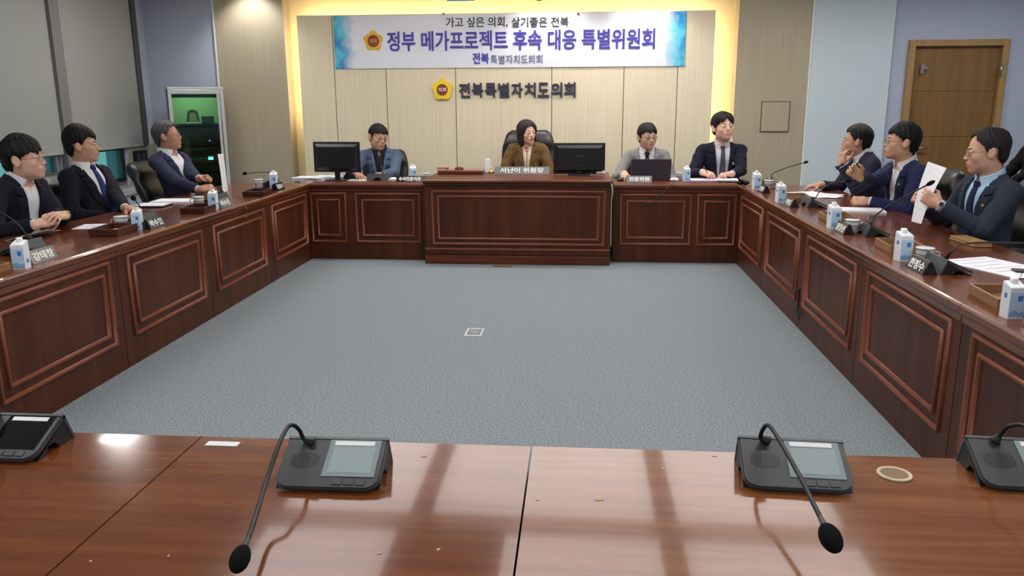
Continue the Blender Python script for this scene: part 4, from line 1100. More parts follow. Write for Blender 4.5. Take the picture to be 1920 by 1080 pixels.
for k, (z, h, lab) in enumerate(UN):
    u = thing('rack_unit', lab, 'audio unit', in_rack(RW/2, .05, z), ra, 'audio units in the rack')
    obj('chassis', box2(B(), (-.225, .012, 0), (.225, .34, h)), M_BLACKP, u)
    obj('face_plate', box2(B(), (-.245, 0, 0), (.245, .012, h), .002), plain('rack_face', (30, 33, 36), rough=.4), u)
    if k == 1: obj('indicator', box2(B(), (.10, -.004, .04), (.116, 0, .056)), emit('led_blue', (60, 90, 255), 4), u)
    if k == 2: obj('indicator_strip', box2(B(), (-.19, -.003, .05), (.06, 0, .06)), plain('strip_green', (60, 116, 98), rough=.3), u)
    if k == 3: obj('display', box2(B(), (.075, -.004, .02), (.13, 0, .055)), emit('display_cyan', (120, 250, 240), 2.2), u)
    if k == 3: obj('trim_strip', box2(B(), (-.22, -.003, .03), (.06, 0, .045)), plain('strip_silver', (92, 116, 112), rough=.35), u)
    if k in (4, 5, 7):
        for j in range(6):
            b = B(); cyl(b, (-.17+j*.068, -.012, h*.55), (-.17+j*.068, 0, h*.55), .012, n=12); obj('knob', b, M_GREYP, u, True)
# award and box on the rack shelf
t = thing('crystal_award', 'arched glass award on the green-lit rack shelf', 'award', in_rack(.255, .22, 1.30), ra)
prof = [(-.07, .02), (.07, .02), (.06, .11)] + [(.06*math.cos(a), .11+.05*math.sin(a)) for a in [PI*i/10 for i in range(1, 10)]] + [(-.06, .11)]
b = B(); prism(b, prof, -.015, .015, 'xz'); obj('glass_body', b, plain('award_smoke', (70, 74, 72), rough=.12), t)
b = B(); prism(b, [(x*.62, .025+(z-.02)*.72) for x, z in prof], -.018, -.015, 'xz'); obj('etched_plate', b, plain('award_gold', (176, 160, 120), rough=.3, metal=.4), t)
obj('award_foot', box2(B(), (-.085, -.035, 0), (.085, .035, .02), .004), plain('award_clear', (170, 190, 184), rough=.1), t)
t = thing('small_box', 'small dark box beside the glass award on the rack shelf', 'box', in_rack(.415, .22, 1.30), ra)
obj('box_body', box2(B(), (-.065, -.04, 0), (.065, .04, .07), .004), plain('box_dark', (50, 58, 54), rough=.5), t); obj('box_lid', box2(B(), (-.067, -.042, .07), (.067, .042, .085), .004), plain('box_lid', (62, 70, 64), rough=.5), t)

# ------------------------------------------------------------------ things on the desks
M_CARTON = plain('carton_white', (228, 234, 240), rough=.4)
M_CBLUE = plain('carton_pale_blue', (186, 216, 238), rough=.4)
M_CDBL = plain('carton_blue', (64, 128, 200), rough=.4)
M_CAP = plain('cap_white', (240, 242, 244), rough=.35)
DZ = TOPZ+.0006
GC = 'white water cartons on the desks'
def make_carton():
    t = thing('water_carton', 'x', 'carton', group=GC)
    w, d = .030, .026
    b = B()
    def rg(z, k, s): return [(-w*k, -d*k, z-s), (w*k, -d*k, z-s), (w*k, d*k, z+s), (-w*k, d*k, z+s)]
    loft(b, [rg(0, .97, 0), rg(.004, 1, 0), rg(.07, 1.02, 0), rg(.128, 1, .008), rg(.132, .92, .008)]); obj('carton_body', b, M_CARTON, t)
    b = B(); lathe(b, (0, .010, .128), [(.0135, 0), (.0145, .004), (.0145, .022), (.013, .025)], 18); obj('cap', b, M_CAP, t, True)
    b = B(); box2(b, (-w*.93, -d-.0012, .012), (w*.93, -d-.0004, .104)); obj('front_print', b, M_CBLUE, t)
    b = B(); box2(b, (w*.0, -d-.0020, .070), (w*.62, -d-.0012, .092)); obj('front_mark', b, M_CDBL, t)
    b = B(); prism(b, [(-w*.93, .012), (w*.93, .012), (w*.93, .034), (w*.3, .026), (-w*.3, .038), (-w*.93, .028)], -d-.0020, -d-.0012, 'xz'); obj('front_wave', b, plain('carton_mid_blue', (120, 176, 222), rough=.4), t)
    b = B(); box2(b, (-w-.0012, -d*.3, .080), (-w-.0004, d*.3, .098)); obj('side_mark', b, M_CDBL, t)
    b = B(); box2(b, (w+.0004, -d*.4, .032), (w+.0012, d*.4, .050)); obj('side_mark', b, M_CDBL, t)
    return t
def frosted(name, rgb, clear):
    m = clear_glass(name, (240, 244, 246), .8, .05); nt = m.node_tree; out = nt.nodes['Material Output']
    d = nt.nodes.new('ShaderNodeBsdfPrincipled'); d.inputs['Base Color'].default_value = lin(rgb); d.inputs['Roughness'].default_value = .12
    mx = nt.nodes.new('ShaderNodeMixShader'); mx.inputs[0].default_value = clear; old = out.inputs[0].links[0].from_socket
    nt.links.new(d.outputs[0], mx.inputs[1]); nt.links.new(old, mx.inputs[2]); nt.links.new(mx.outputs[0], out.inputs[0]); return m
M_GLASS = frosted('mug_glass', (196, 198, 198), .55)
M_LIDW = plain('mug_lid_frost', (206, 210, 212), rough=.25)
M_COFF = plain('drink_tea', (118, 100, 92), rough=.2)
GM = 'lidded glass mugs on the desks'
def make_mug():
    t = thing('glass_mug', 'x', 'mug', group=GM)
    b = B(); lathe(b, (0, 0, 0), [(.033, 0), (.036, .004), (.040, .074), (.0375, .074), (.034, .012), (.001, .010)], 12); obj('mug_body', b, M_GLASS, t)
    b = B(); lathe(b, (0, 0, .0125), [(.0325, 0), (.034, .030), (.001, .030)], 12); obj('drink', b, M_COFF, t)
    b = B(); lathe(b, (0, 0, .050), [(.0378, 0), (.0392, .001), (.0402, .019), (.0388, .020)], 12, False); obj('frosted_band', b, M_LIDW, t)
    b = B(); tube(b, spline([(.039, 0, .062), (.060, 0, .060), (.064, 0, .040), (.056, 0, .020), (.037, 0, .020)], 5), .005, 7); obj('handle', b, M_GLASS, t, True)
    b = B(); lathe(b, (0, 0, .0745), [(.043, 0), (.045, .003), (.041, .007), (.012, .009), (.001, .009)], 16); obj('lid', b, M_LIDW, t, True)
    return t
M_PLATE = plain('name_plate_black', (26, 28, 31), rough=.16, spec=.7)
M_PLATEG = plain('name_plate_sheen', (98, 108, 108), rough=.2, spec=.7)  # black plates too; ceiling light they reflect is put into this grey
def name_plate(txt, loc, rz, L, lab, grp='name plates on the desks', h=.062, d=.07):
    t = thing('name_plate', lab, 'name plate', loc, rz, grp)
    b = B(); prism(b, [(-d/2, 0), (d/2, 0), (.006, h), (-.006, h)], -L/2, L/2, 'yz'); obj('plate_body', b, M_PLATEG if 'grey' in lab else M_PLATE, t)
    sl = math.atan2(d/2-.006, h); M = Matrix.Translation((0, -d/2, 0)) @ Matrix.Rotation(-sl, 4, 'X')
    objm('lettering', fit_text(txt, -L*.40, L*.40, h*.18, h*.92, -.0006, .03, .0012, M), M_TXTW, t)
    return t
M_TRAY = wood('tray_wood', (118, 82, 50), (136, 98, 62), (152, 112, 74), 'y', rough=.4)
M_TRAYD = wood('tray_dark', (52, 24, 15), (64, 31, 19), (78, 40, 25), 'y', rough=.35)
def tray(loc, rz, lab, L=.27, W=.17, h=.045, m=None):
    t = thing('wooden_tray', lab, 'tray', loc, rz, 'wooden desk trays')
    b = B(); box2(b, (-W/2, -L/2, 0), (W/2, L/2, .008)); obj('tray_bottom', b, m or M_TRAY, t)
    b = B()
    for s in (-1, 1): box2(b, (s*W/2-.005, -L/2, .0081), (s*W/2+.005, L/2, h), .002); box2(b, (-W/2+.005, s*L/2-.005, .0081), (W/2-.005, s*L/2+.005, h), .002)
    obj('tray_rim', b, m or M_TRAY, t)
    return t
M_PAPER = plain('paper_white', (236, 238, 244), rough=.75)
M_INK = plain('ink_grey', (150, 154, 166), rough=.8)
def sheet(loc, rz, lab, w=.21, l=.297, th=.0016, tilt=None, lines=8, name='paper_sheet', cat='paper', group=None, mat=None):
    t = thing(name, lab, cat, loc, rz, group)
    if tilt is not None: t.rotation_euler = (tilt[0], tilt[1], rz)
    obj('paper', box2(B(), (-w/2, -l/2, 0), (w/2, l/2, th)), mat or M_PAPER, t)
    for k in range(lines):
        y = l*.40-k*l*.8/max(lines, 1); obj('printed_line', box2(B(), (-w*.38, y-.003, th), (w*(.38-.2*(k % 3 == 2)), y+.003, th+.0003)), M_INK, t)
    return t
def pen(loc, rz, lab, mat=None, L=.14):
    t = thing('pen', lab, 'pen', loc, rz)
    b = B(); tube(b, [(-L/2, 0, .0045), (-L/2+.012, 0, .0045), (L/2, 0, .0045)], [.001, .0045, .0045], 8); obj('barrel', b, mat or M_BLACKP, t, True)
    obj('clip', box2(B(), (L/2-.045, -.0015, .0088), (L/2-.004, .0015, .0105)), M_STEEL, t)
    return t
# conference microphone unit: folded slanted top, back leg, screen, keys, grille, gooseneck
M_UNIT = plain('unit_charcoal', (58, 62, 64), rough=.45, bump=.1, bscale=900)
M_UNITD = plain('unit_black', (20, 20, 22), rough=.5)
M_LCD = plain('lcd_pale', (150, 166, 168), rough=.12, spec=.8)
M_LCD2 = plain('lcd_inner', (168, 184, 186), rough=.10, spec=.8)
M_LCDK = plain('lcd_dark', (12, 12, 15), rough=.06, spec=.8)
M_FOAM = plain('foam_black', (22, 23, 25), rough=.95, spec=.1, bump=.8, bscale=700)
def unit_base(t, dark=False, W=.222, detail=True):
    """user side faces -y; origin at the middle of the front edge on the desk"""
    fz, ry, rz_, by_ = .012, .128, .070, .158
    sl = math.atan2(rz_-fz, ry); Lp = math.hypot(ry, rz_-fz)
    A = Matrix.Translation((0, 0, fz)) @ Matrix.Rotation(sl, 4, 'X')
    b = B(); r = .03; pts = []
    for cx, cy, a0 in ((W/2-r, r, -90), (-W/2+r, r, 180)):
        for k in range(7):
            a = rad(a0+k*15); pts.append((cx+r*math.cos(a), cy+r*math.sin(a)))
        if cx > 0: pts += [(W/2, Lp), (-W/2, Lp)]
    b2 = B(); prism(b2, pts, -.010, 0, 'xy'); bmesh.ops.bevel(b2, geom=[e for e in b2.edges if abs(e.verts[0].co.z) < 1e-6 and abs(e.verts[1].co.z) < 1e-6], offset=.003, segments=2, affect='EDGES'); b2.transform(A)
    top = obj('top_plate', b2, M_UNIT, t)
    for s in (-1, 1):
        b = B(); prism(b, [(.018, 0.0), (ry-.004, rz_-.014), (by_-.008, .006), (by_-.012, 0), (.10, 0), (.085, .018), (.06, .018), (.05, 0)], s*(W/2-.004)-.003, s*(W/2-.004)+.003, 'yz'); obj('side_cheek', b, M_UNITD, t)
    b = B(); n_ = 14; out = [(-W/2, 0.0), (-W/2, 1.0), (W/2, 1.0), (W/2, 0.0), (.045, 0.0)] + [(.045*math.cos(a), .42*math.sin(a)) for a in [PI*i/n_ for i in range(1, n_)]] + [(-.045, 0)]
    f1 = [(x, by_+(ry-by_)*q, rz_*q) for x, q in out]; f2 = [(x, by_-.008+(ry-by_)*q, rz_*q-.002*(q > .5)) for x, q in out]
    loft(b, [f1, f2]); bmesh.ops.recalc_face_normals(b, faces=b.faces); obj('back_leg', b, M_UNIT, t)
    if detail:
        def slab(x0, x1, y0, y1, z0, z1, m, nm, par, bev=0):
            bb = B(); box2(bb, (x0, y0, z0), (x1, y1, z1), bev); bb.transform(A); return obj(nm, bb, m, par)
        sc = slab(-.015, .098, .030, Lp-.010, .0002, .0014, M_LCDK if dark else M_LCD, 'screen', top)
        slab(-.004, .088, .040, Lp-.030, .0014, .0018, M_LCDK if dark else M_LCD2, 'display_area', sc)
        slab(-.004, .084, Lp-.026, Lp-.014, .0018, .0024, plain('strip_paper', (250, 250, 253), rough=.8), 'paper_strip', sc)
        for x0, x1 in ((.012, .032), (.036, .058), (.062, .082)): slab(x0, x1, .009, .024, .0002, .0016, M_GREYP, 'key', top, .0006)
        gr = B()
        for k in range(12):
            x = -.090+k*.0052; h = .022*math.sqrt(max(1-((k-5.5)/7)**2, 0)); box2(gr, (x, .072-h, .0002), (x+.0018, .072+h, .0008))
        gr.transform(A); obj('speaker_grille', gr, M_UNITD, top)
    return A, Lp
def stem(t, pts, head_dir=None, r=.0042, hr=.0135, hl=.036, base=True, headm=None, flare=True):
    """gooseneck through world points, foam head on the last one; t is the unit (Empty)"""
    Mi = (Matrix.Translation(t.location) @ Matrix.Rotation(t.rotation_euler.z, 4, 'Z')).inverted()
    P = [Mi @ Vector(p) for p in pts]; sp = spline(P, 8)
    n = len(sp); R = [r]*n
    if flare:
        for i in range(min(8, n)): R[i] = r*(2.7-1.7*i/8)
    b = B(); tube(b, sp, R, 10); g = obj('gooseneck', b, M_UNITD, t, True)
    if hr:
        d = (sp[-1]-sp[-3]).normalized(); c = sp[-1]+d*hl*.8
        rot = d.to_track_quat('Z', 'Y').to_matrix().to_4x4()
        b = B(); ellipsoid(b, c, (hr, hr, hl), 20, 14, rot); obj('foam_head', b, headm or M_FOAM, t, True)
        b = B(); tube(b, [sp[-1]-d*.03, sp[-1]-d*.005, sp[-1]+d*.012], [r, r*1.35, hr*.75], 10); obj('head_socket', b, M_GREYP, g, True)

# --- front row units (the camera stands on their user side)
FU = 'conference units on the front desks'
TF = .7556
def front_unit(cx, fy, rz, lab, dark=False):
    t = thing('conference_unit', lab, 'conference unit', (cx, fy, TF), rz, FU); unit_base(t, dark); return t
u1 = front_unit(-1.325, 1.585, rad(0), 'conference unit with dark screen at the left picture edge', True)
f0 = at(512, 922, Z=TF); f1 = at(706, 928, Z=TF)
u2 = front_unit((f0.x+f1.x)/2, 1.500, rad(1), 'conference unit with grey screen, its gooseneck bent to the left')
u3 = front_unit(.4645, 1.565, rad(-3), 'conference unit with grey screen left of the round cable hole')
u4 = front_unit(.960, 1.600, rad(-4), 'conference unit cut by the right picture edge')
def on(u, x, y, z=0):
    return (Matrix.Translation(u.location) @ Matrix.Rotation(u.rotation_euler.z, 4, 'Z')) @ Vector((x, y, z))
s0 = on(u2, -.054, .110, .062)
stem(u2, [s0, at(570, 823, Y=s0.y), at(561, 806, Y=s0.y-.008), at(549, 797, Y=s0.y-.025), at(538, 803, Y=s0.y-.045), at(522, 836, Y=1.50), at(497, 910, Y=1.40), at(474, 985, Y=1.27), at(457, 1030, Y=1.20)], r=.0046, hr=.0168, hl=.033)
s0 = on(u3, -.05, .112, .066)
stem(u3, [s0, at(1426, 818, Y=s0.y-.005), at(1438, 797, Y=s0.y-.03), at(1455, 815, Y=s0.y-.07), at(1498, 890, Y=1.46), at(1527, 948, Y=1.36), at(1548, 990, Y=1.295)], r=.0046, hr=.0185, hl=.034)
s0 = on(u4, -.055, .112, .066)
stem(u4, [s0, at(1876, 815, Y=s0.y-.005), at(1893, 799, Y=s0.y-.03), at(1925, 801, Y=s0.y-.06), at(1985, 850, Y=1.5), at(2020, 900, Y=1.42)], r=.0046, hr=.0145, hl=.027)
s0 = on(u1, -.05, .112, .066)
stem(u1, [s0, s0+Vector((-.01, -.01, .05)), s0+Vector((-.05, -.05, .08)), s0+Vector((-.12, -.14, .06)), s0+Vector((-.18, -.25, .03))], r=.0046, hr=.0145, hl=.027)
t = thing('unit_cable', 'short black cable looping behind the left conference unit', 'cable', on(u2, .015, .160))
b = B(); q = t.location; tube(b, spline([Vector(at(612, 833, Y=1.668))-q, Vector(at(628, 825, Y=1.69))-q, Vector(at(648, 824, Y=1.70))-q, Vector(at(660, 832, Y=1.69))-q, Vector((.06, .02, .006)), Vector((.03, .0, .006))], 6), .004, 8); obj('cord', b, M_UNITD, t, True)
# things lying on the front desks
g = at(1677, 890, Z=TF); t = thing('cable_grommet', 'pale ring of the round cable hole in the front desk', 'grommet', (g.x, g.y, TF))
b = B(); lathe(b, (0, 0, 0), [(.028, 0), (.036, 0), (.036, .003), (.034, .004), (.029, .004), (.028, .001)], 28, False); obj('ring', b, plain('ring_cream', (216, 200, 170), rough=.5), t, True)
b = B(); cyl(b, (0, 0, .0002), (0, 0, .0012), .028, n=28); obj('hole_lid', b, plain('ring_inner', (128, 104, 74), rough=.6), t)
a0, a1 = at(383, 830, Z=TF), at(458, 829, Z=TF)
t = thing('paper_slip', 'white paper slip at the far edge of the front desk', 'paper', ((a0.x+a1.x)/2, a0.y-.004, TF)); obj('paper', box2(B(), (-.039, -.012, 0), (.039, .012, .001)), M_PAPER, t)
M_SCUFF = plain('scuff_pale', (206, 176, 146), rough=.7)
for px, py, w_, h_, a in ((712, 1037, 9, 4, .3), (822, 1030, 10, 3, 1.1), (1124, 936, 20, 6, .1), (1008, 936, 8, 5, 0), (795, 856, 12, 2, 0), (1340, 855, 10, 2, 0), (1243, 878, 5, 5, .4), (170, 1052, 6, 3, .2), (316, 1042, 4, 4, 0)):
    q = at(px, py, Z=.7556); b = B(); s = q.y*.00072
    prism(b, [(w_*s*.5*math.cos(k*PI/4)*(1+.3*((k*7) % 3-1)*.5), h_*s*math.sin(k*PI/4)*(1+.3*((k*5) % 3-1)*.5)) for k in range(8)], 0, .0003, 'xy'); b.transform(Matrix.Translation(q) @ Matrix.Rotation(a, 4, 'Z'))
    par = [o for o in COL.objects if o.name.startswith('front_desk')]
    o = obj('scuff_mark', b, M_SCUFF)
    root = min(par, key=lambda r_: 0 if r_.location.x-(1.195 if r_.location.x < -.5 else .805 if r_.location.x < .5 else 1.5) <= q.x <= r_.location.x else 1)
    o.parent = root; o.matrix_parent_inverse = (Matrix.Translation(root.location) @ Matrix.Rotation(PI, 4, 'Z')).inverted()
# ------------------------------------------------------------------ seats: what stands before each person
carton0, mug0 = make_carton(), make_mug(); _first = {'c': True, 'm': True}
def put(root, key, loc, rz, lab, sc=1.0):
    o = root if _first[key] else copy_tree(root); _first[key] = False
    o.location = loc; o.rotation_euler = (0, 0, rz); o.scale = (sc,)*3; o['label'] = lab
    return o
def desk_pt(px, py, z=DZ): return at(px, py, Z=z)
PODZ = .8126
CART = [((-2.70, 3.655), 8, 'white carton at the left picture edge beside the grey-lit name plate', 1.0), ((-2.79, 4.885), 8, 'white carton between the loose sheet and the second left name plate', .92), ((-2.735, 5.86), 8, 'white carton before the grey-haired man', 1.0), ((-2.84, 7.38), 8, 'white carton under the horizontal microphone', 1.05),
        ((1.60, 7.42), 12, 'farthest white carton on the right row, beside the corner tray', 1.08), ((1.585, 6.47), 12, 'white carton on the right row before the man touching his mouth', 1.05), ((1.60, 5.16), 12, 'white carton before the gesturing man', 1.06), ((1.622, 4.105), 12, 'white carton before the man holding the paper', 1.06), ((1.60, 3.015), 6, 'nearest white carton on the right with the pale blue print', .98)]
for (x, y), a, lab, s in CART: put(carton0, 'c', (x, y, DZ), rad(a), lab, s)
put(carton0, 'c', (at(775, 335, Y=8.13).x, 8.13, DZ), rad(20), 'white carton behind the left six-letter name plate', 1.05)
put(carton0, 'c', (at(916, 333, Y=8.50).x, 8.47, PODZ), rad(180), 'white carton left of the woman\'s name plate', .95)
put(carton0, 'c', (at(1286, 338, Y=8.2).x, 8.16, DZ), rad(12), 'white carton between the laptop and the large man', .98)
MUG = [((-2.86, 3.66), 200, 'lidded glass mug cut by the left picture edge'), ((-2.915, 4.915), 190, 'lidded glass mug beside the loose sheet on the left'), ((-2.91, 5.99), 190, 'lidded glass mug before the grey-haired man'), ((-2.985, 7.38), 190, 'lidded glass mug under the horizontal microphone'),
       ((1.715, 7.45), -20, 'lidded glass mug at the far end of the right row'), ((1.655, 4.985), -20, 'lidded glass mug before the gesturing man'), ((1.70, 4.04), -20, 'lidded glass mug before the man holding the paper'), ((1.70, 2.99), -20, 'lidded glass mug cut by the right picture edge')]
for (x, y), a, lab in MUG: put(mug0, 'm', (x, y, DZ), rad(a), lab, 1.0)
put(mug0, 'm', (at(800, 336, Y=8.16).x, 8.16, DZ), 0, 'lidded glass mug behind the left six-letter name plate', .9)
put(mug0, 'm', (at(1273, 338, Y=8.3).x, 8.30, DZ), 0, 'lidded glass mug just left of the carton by the laptop', .9)
# name plates (front faces the middle of the room)
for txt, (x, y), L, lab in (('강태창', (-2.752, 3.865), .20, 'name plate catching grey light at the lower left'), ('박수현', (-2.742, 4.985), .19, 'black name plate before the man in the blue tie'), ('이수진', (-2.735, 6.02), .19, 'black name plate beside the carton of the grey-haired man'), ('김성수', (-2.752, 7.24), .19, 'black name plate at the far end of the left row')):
    name_plate(txt, (x, y, DZ), rad(90), L, lab)
for txt, (x, y), L, lab in (('김명지', (1.615, 7.18), .19, 'farthest black name plate on the right row'), ('이병도', (1.612, 6.24), .19, 'black name plate before the man touching his mouth'), ('염영선', (1.612, 4.99), .19, 'black name plate before the gesturing man'), ('한정수', (1.615, 3.86), .20, 'black name plate before the man holding the paper'), ('한국진', (1.615, 2.80), .20, 'black name plate cut by the right picture edge')):
    name_plate(txt, (x, y, DZ), rad(-90), L, lab)
name_plate('수석전문위원', ((at(741, 341, Y=8).x+at(796, 341, Y=8).x)/2, 8.02, DZ), 0, .275, 'long black name plate with six letters left of the podium', h=.058)
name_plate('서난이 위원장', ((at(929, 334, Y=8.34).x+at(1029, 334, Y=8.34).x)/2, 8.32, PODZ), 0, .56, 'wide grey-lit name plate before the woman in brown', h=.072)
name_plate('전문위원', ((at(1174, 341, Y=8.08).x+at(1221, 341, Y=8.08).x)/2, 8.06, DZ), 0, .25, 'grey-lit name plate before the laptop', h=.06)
# trays
for (x, y), a, lab, m in (((-2.80, 3.46), 0, 'wooden tray cut by the left picture edge', None), ((-2.86, 4.735), 3, 'wooden tray under the end of the loose sheet on the left', M_TRAYD), ((-2.79, 5.74), 4, 'dark wooden tray before the grey-haired man', M_TRAYD), ((-2.765, 6.80), 4, 'dark wooden tray left of the horizontal microphone', M_TRAYD),
                        ((1.75, 7.72), -2, 'wooden tray at the far end of the right row', None), ((1.745, 6.62), -4, 'wooden tray before the man touching his mouth', None), ((1.72, 5.48), -3, 'wooden tray before the gesturing man', None), ((1.72, 4.40), -3, 'wooden tray with pen and card before the man holding the paper', None), ((1.70, 3.255), -3, 'nearest wooden tray on the right, holding a pen and a card', None)):
    tray((x, y, DZ), rad(a), lab, m=m)
for (x, y), a, lab in (((-2.86, 4.80), 4, 'white card lying in the left tray under the loose sheet'), ((1.75, 6.57), 2, 'white card in the tray before the man touching his mouth'), ((1.725, 5.42), 2, 'white card in the tray before the gesturing man'), ((1.725, 4.33), -4, 'white card in the tray before the man holding the paper'), ((1.715, 3.19), -4, 'white card in the nearest right tray')):
    sheet((x, y, DZ+.0085), rad(a), lab, .12, .10, .002, None, 0, 'paper_card', 'card', 'white cards in the trays')
pen((1.675, 3.30, DZ+.0085), rad(70), 'dark pen in the nearest right tray'); pen((1.695, 4.43, DZ+.0085), rad(70), 'dark pen in the tray before the man holding the paper'); pen((1.70, 5.52, DZ+.0085), rad(75), 'dark pen in the tray before the gesturing man')
# papers on the side desks
sheet((-3.10, 5.00, DZ), rad(-80), 'loose printed sheet beside the clasped hands', .21, .297, .0018, lines=9)
sheet((-3.30, 4.56, DZ+.002), rad(-75), 'sheet with a raised corner at the left picture edge', .21, .297, .0016, (rad(14), rad(-10)), 4)
sheet((-3.27, 6.32, DZ), rad(-85), 'white papers before the grey-haired man', .23, .32, .012, lines=0, name='document_stack', cat='document')
t = thing('document_folder', 'black folder beside the white papers of the grey-haired man', 'folder', (-3.30, 6.02, DZ), rad(5)); obj('cover', box2(B(), (-.12, -.10, 0), (.12, .10, .012), .003), M_BLACKP, t); obj('inner_pages', box2(B(), (-.11, -.095, .0122), (.115, .095, .016)), M_PAPER, t)
sheet((1.98, 7.00, DZ), rad(20), 'spread white papers under the hand of the man touching his mouth', .30, .42, .004, lines=0, name='document_stack', cat='document')
sheet((2.08, 6.92, DZ+.0042), rad(-30), 'loose sheet on top of the spread papers on the right', .21, .297, .0016, lines=6)
sheet((2.02, 5.98, DZ), rad(82), 'white booklet by the fist of the gesturing man', .21, .34, .014, lines=0, name='document_stack', cat='document')
sheet((2.02, 3.98, DZ), rad(22), 'large white document on the right desk before the bent gooseneck', .30, .42, .003, lines=5, name='document_sheet')
sheet((2.14, 3.74, DZ+.0032), rad(60), 'second white sheet at the right picture edge', .21, .297, .0016, lines=5)
t = thing('phone', 'black phone on the white document at the right edge', 'phone', (2.10, 3.84, DZ+.005), rad(80)); obj('case', box2(B(), (-.036, -.075, 0), (.036, .075, .008), .003), M_BLACKP, t); obj('glass', box2(B(), (-.033, -.071, .0081), (.033, .071, .0086)), M_LCDK, t)
t = thing('wooden_case', 'light wooden case at the back edge of the right desk', 'case', (2.19, 4.64, DZ), rad(4)); obj('case_body', box2(B(), (-.05, -.13, 0), (.05, .13, .016), .004), M_OAKF, t); obj('case_lid', box2(B(), (-.05, -.13, .0165), (.05, .13, .026), .004), M_OAKF, t)
t = thing('pen', 'yellow pen in the clasped hands of the nearest left man', 'pen'); q = at(111, 400, X=-3.26); t.location = q
b = B(); tube(b, [(-.02, -.03, -.004), (.03, .05, .004)], .006, 8); obj('barrel', b, plain('pen_yellow', (226, 170, 52), rough=.4), t, True); b = B(); tube(b, [(.03, .05, .004), (.036, .058, .0045)], [.006, .001], 8); obj('tip', b, M_BLACKP, t)
# paper sheets held up
def held(name, near_top, near_bot, far_top, far_bot, lab, curl):
    P = [Vector(near_top), Vector(near_bot), Vector(far_top), Vector(far_bot)]; c = sum(P, Vector())/4
    t = thing(name, lab, 'paper', c)
    b = B(); n = 10; nm = (P[0]-P[1]).cross(P[2]-P[1]).normalized(); rings = []
    for i in range(n+1):
        q = i/n; a = P[1].lerp(P[0], q); d = P[3].lerp(P[2], q); k = nm*(curl*math.sin(q*PI))
        rings.append([a+k-c+nm*.0006, d+k-c+nm*.0006, d+k-c-nm*.0006, a+k-c-nm*.0006])
    loft(b, rings); obj('paper', b, M_PAPER, t); return t
held('paper_sheet', at(1775, 315, Y=4.90), at(1727, 420, Y=4.93), at(1740, 303, Y=5.12), at(1709, 415, Y=5.12), 'white sheet held up by the older man on the right', .012)
held('paper_sheet', at(408, 289, Y=6.98), at(418, 365, Y=6.98), at(418, 288, Y=7.17), at(428, 365, Y=7.17), 'white sheet held upright by the grey-haired man', -.004)
# conference units on the side desks
SU = 'conference units on the side desks'
def side_unit(x, y, rz, lab, pts, hr=.0125, hl=.026, r=.0042):
    t = thing('conference_unit', lab, 'conference unit', (x, y, DZ), rz, SU); unit_base(t)
    if pts: stem(t, [on(t, -.05, .112, .066)] + pts, r=r, hr=hr, hl=hl)
    return t
RZR, RZL = rad(90), rad(-90)
side_unit(1.90, 7.70, RZR, 'conference unit at the far end of the right row, gooseneck rising right', [at(1447, 327, X=1.84), at(1465, 318, X=1.90), at(1490, 310, X=2.0), at(1508, 305, X=2.06)])
side_unit(1.86, 6.25, RZR, 'conference unit before the gesturing man\'s raised hand', [at(1530, 370, X=1.80), at(1538, 357, X=1.86), at(1556, 346, X=1.98), at(1585, 340, X=2.10)])
side_unit(1.84, 4.94, RZR, 'conference unit whose gooseneck crosses the held-up sheet', [at(1638, 408, X=1.76), at(1660, 390, X=1.80), at(1700, 367, X=1.90), at(1738, 347, X=1.99)])
side_unit(1.82, 3.88, RZR, 'conference unit with a low gooseneck bent to the right edge', [at(1785, 470, X=1.72), at(1800, 460, X=1.76), at(1830, 455, X=1.84), at(1880, 455, X=1.95), at(1950, 456, X=2.1)])
side_unit(-3.08, 4.07, RZL, 'conference unit behind the grey-lit name plate', [at(48, 438, X=-3.05), at(35, 422, X=-3.10), at(12, 404, X=-3.18), at(-15, 392, X=-3.25)])
side_unit(-3.02, 5.18, RZL, 'conference unit before the man in the blue tie, mic head dark and round', [at(270, 398, X=-3.02), at(262, 386, X=-3.05), at(253, 375, X=-3.08)], hr=.018, hl=.020)
side_unit(-3.00, 6.30, RZL, 'conference unit near the hands of the grey-haired man', [at(420, 362, X=-2.98), at(414, 355, X=-3.0), at(407, 350, X=-3.02)], r=.006, hr=.011)
side_unit(-3.02, 7.52, RZL, 'conference unit with the horizontal gooseneck at the back corner', [at(514, 331, X=-3.0), at(508, 324, X=-3.02), at(490, 323, X=-3.06), at(462, 325, X=-3.12)], hr=.016, hl=.028)

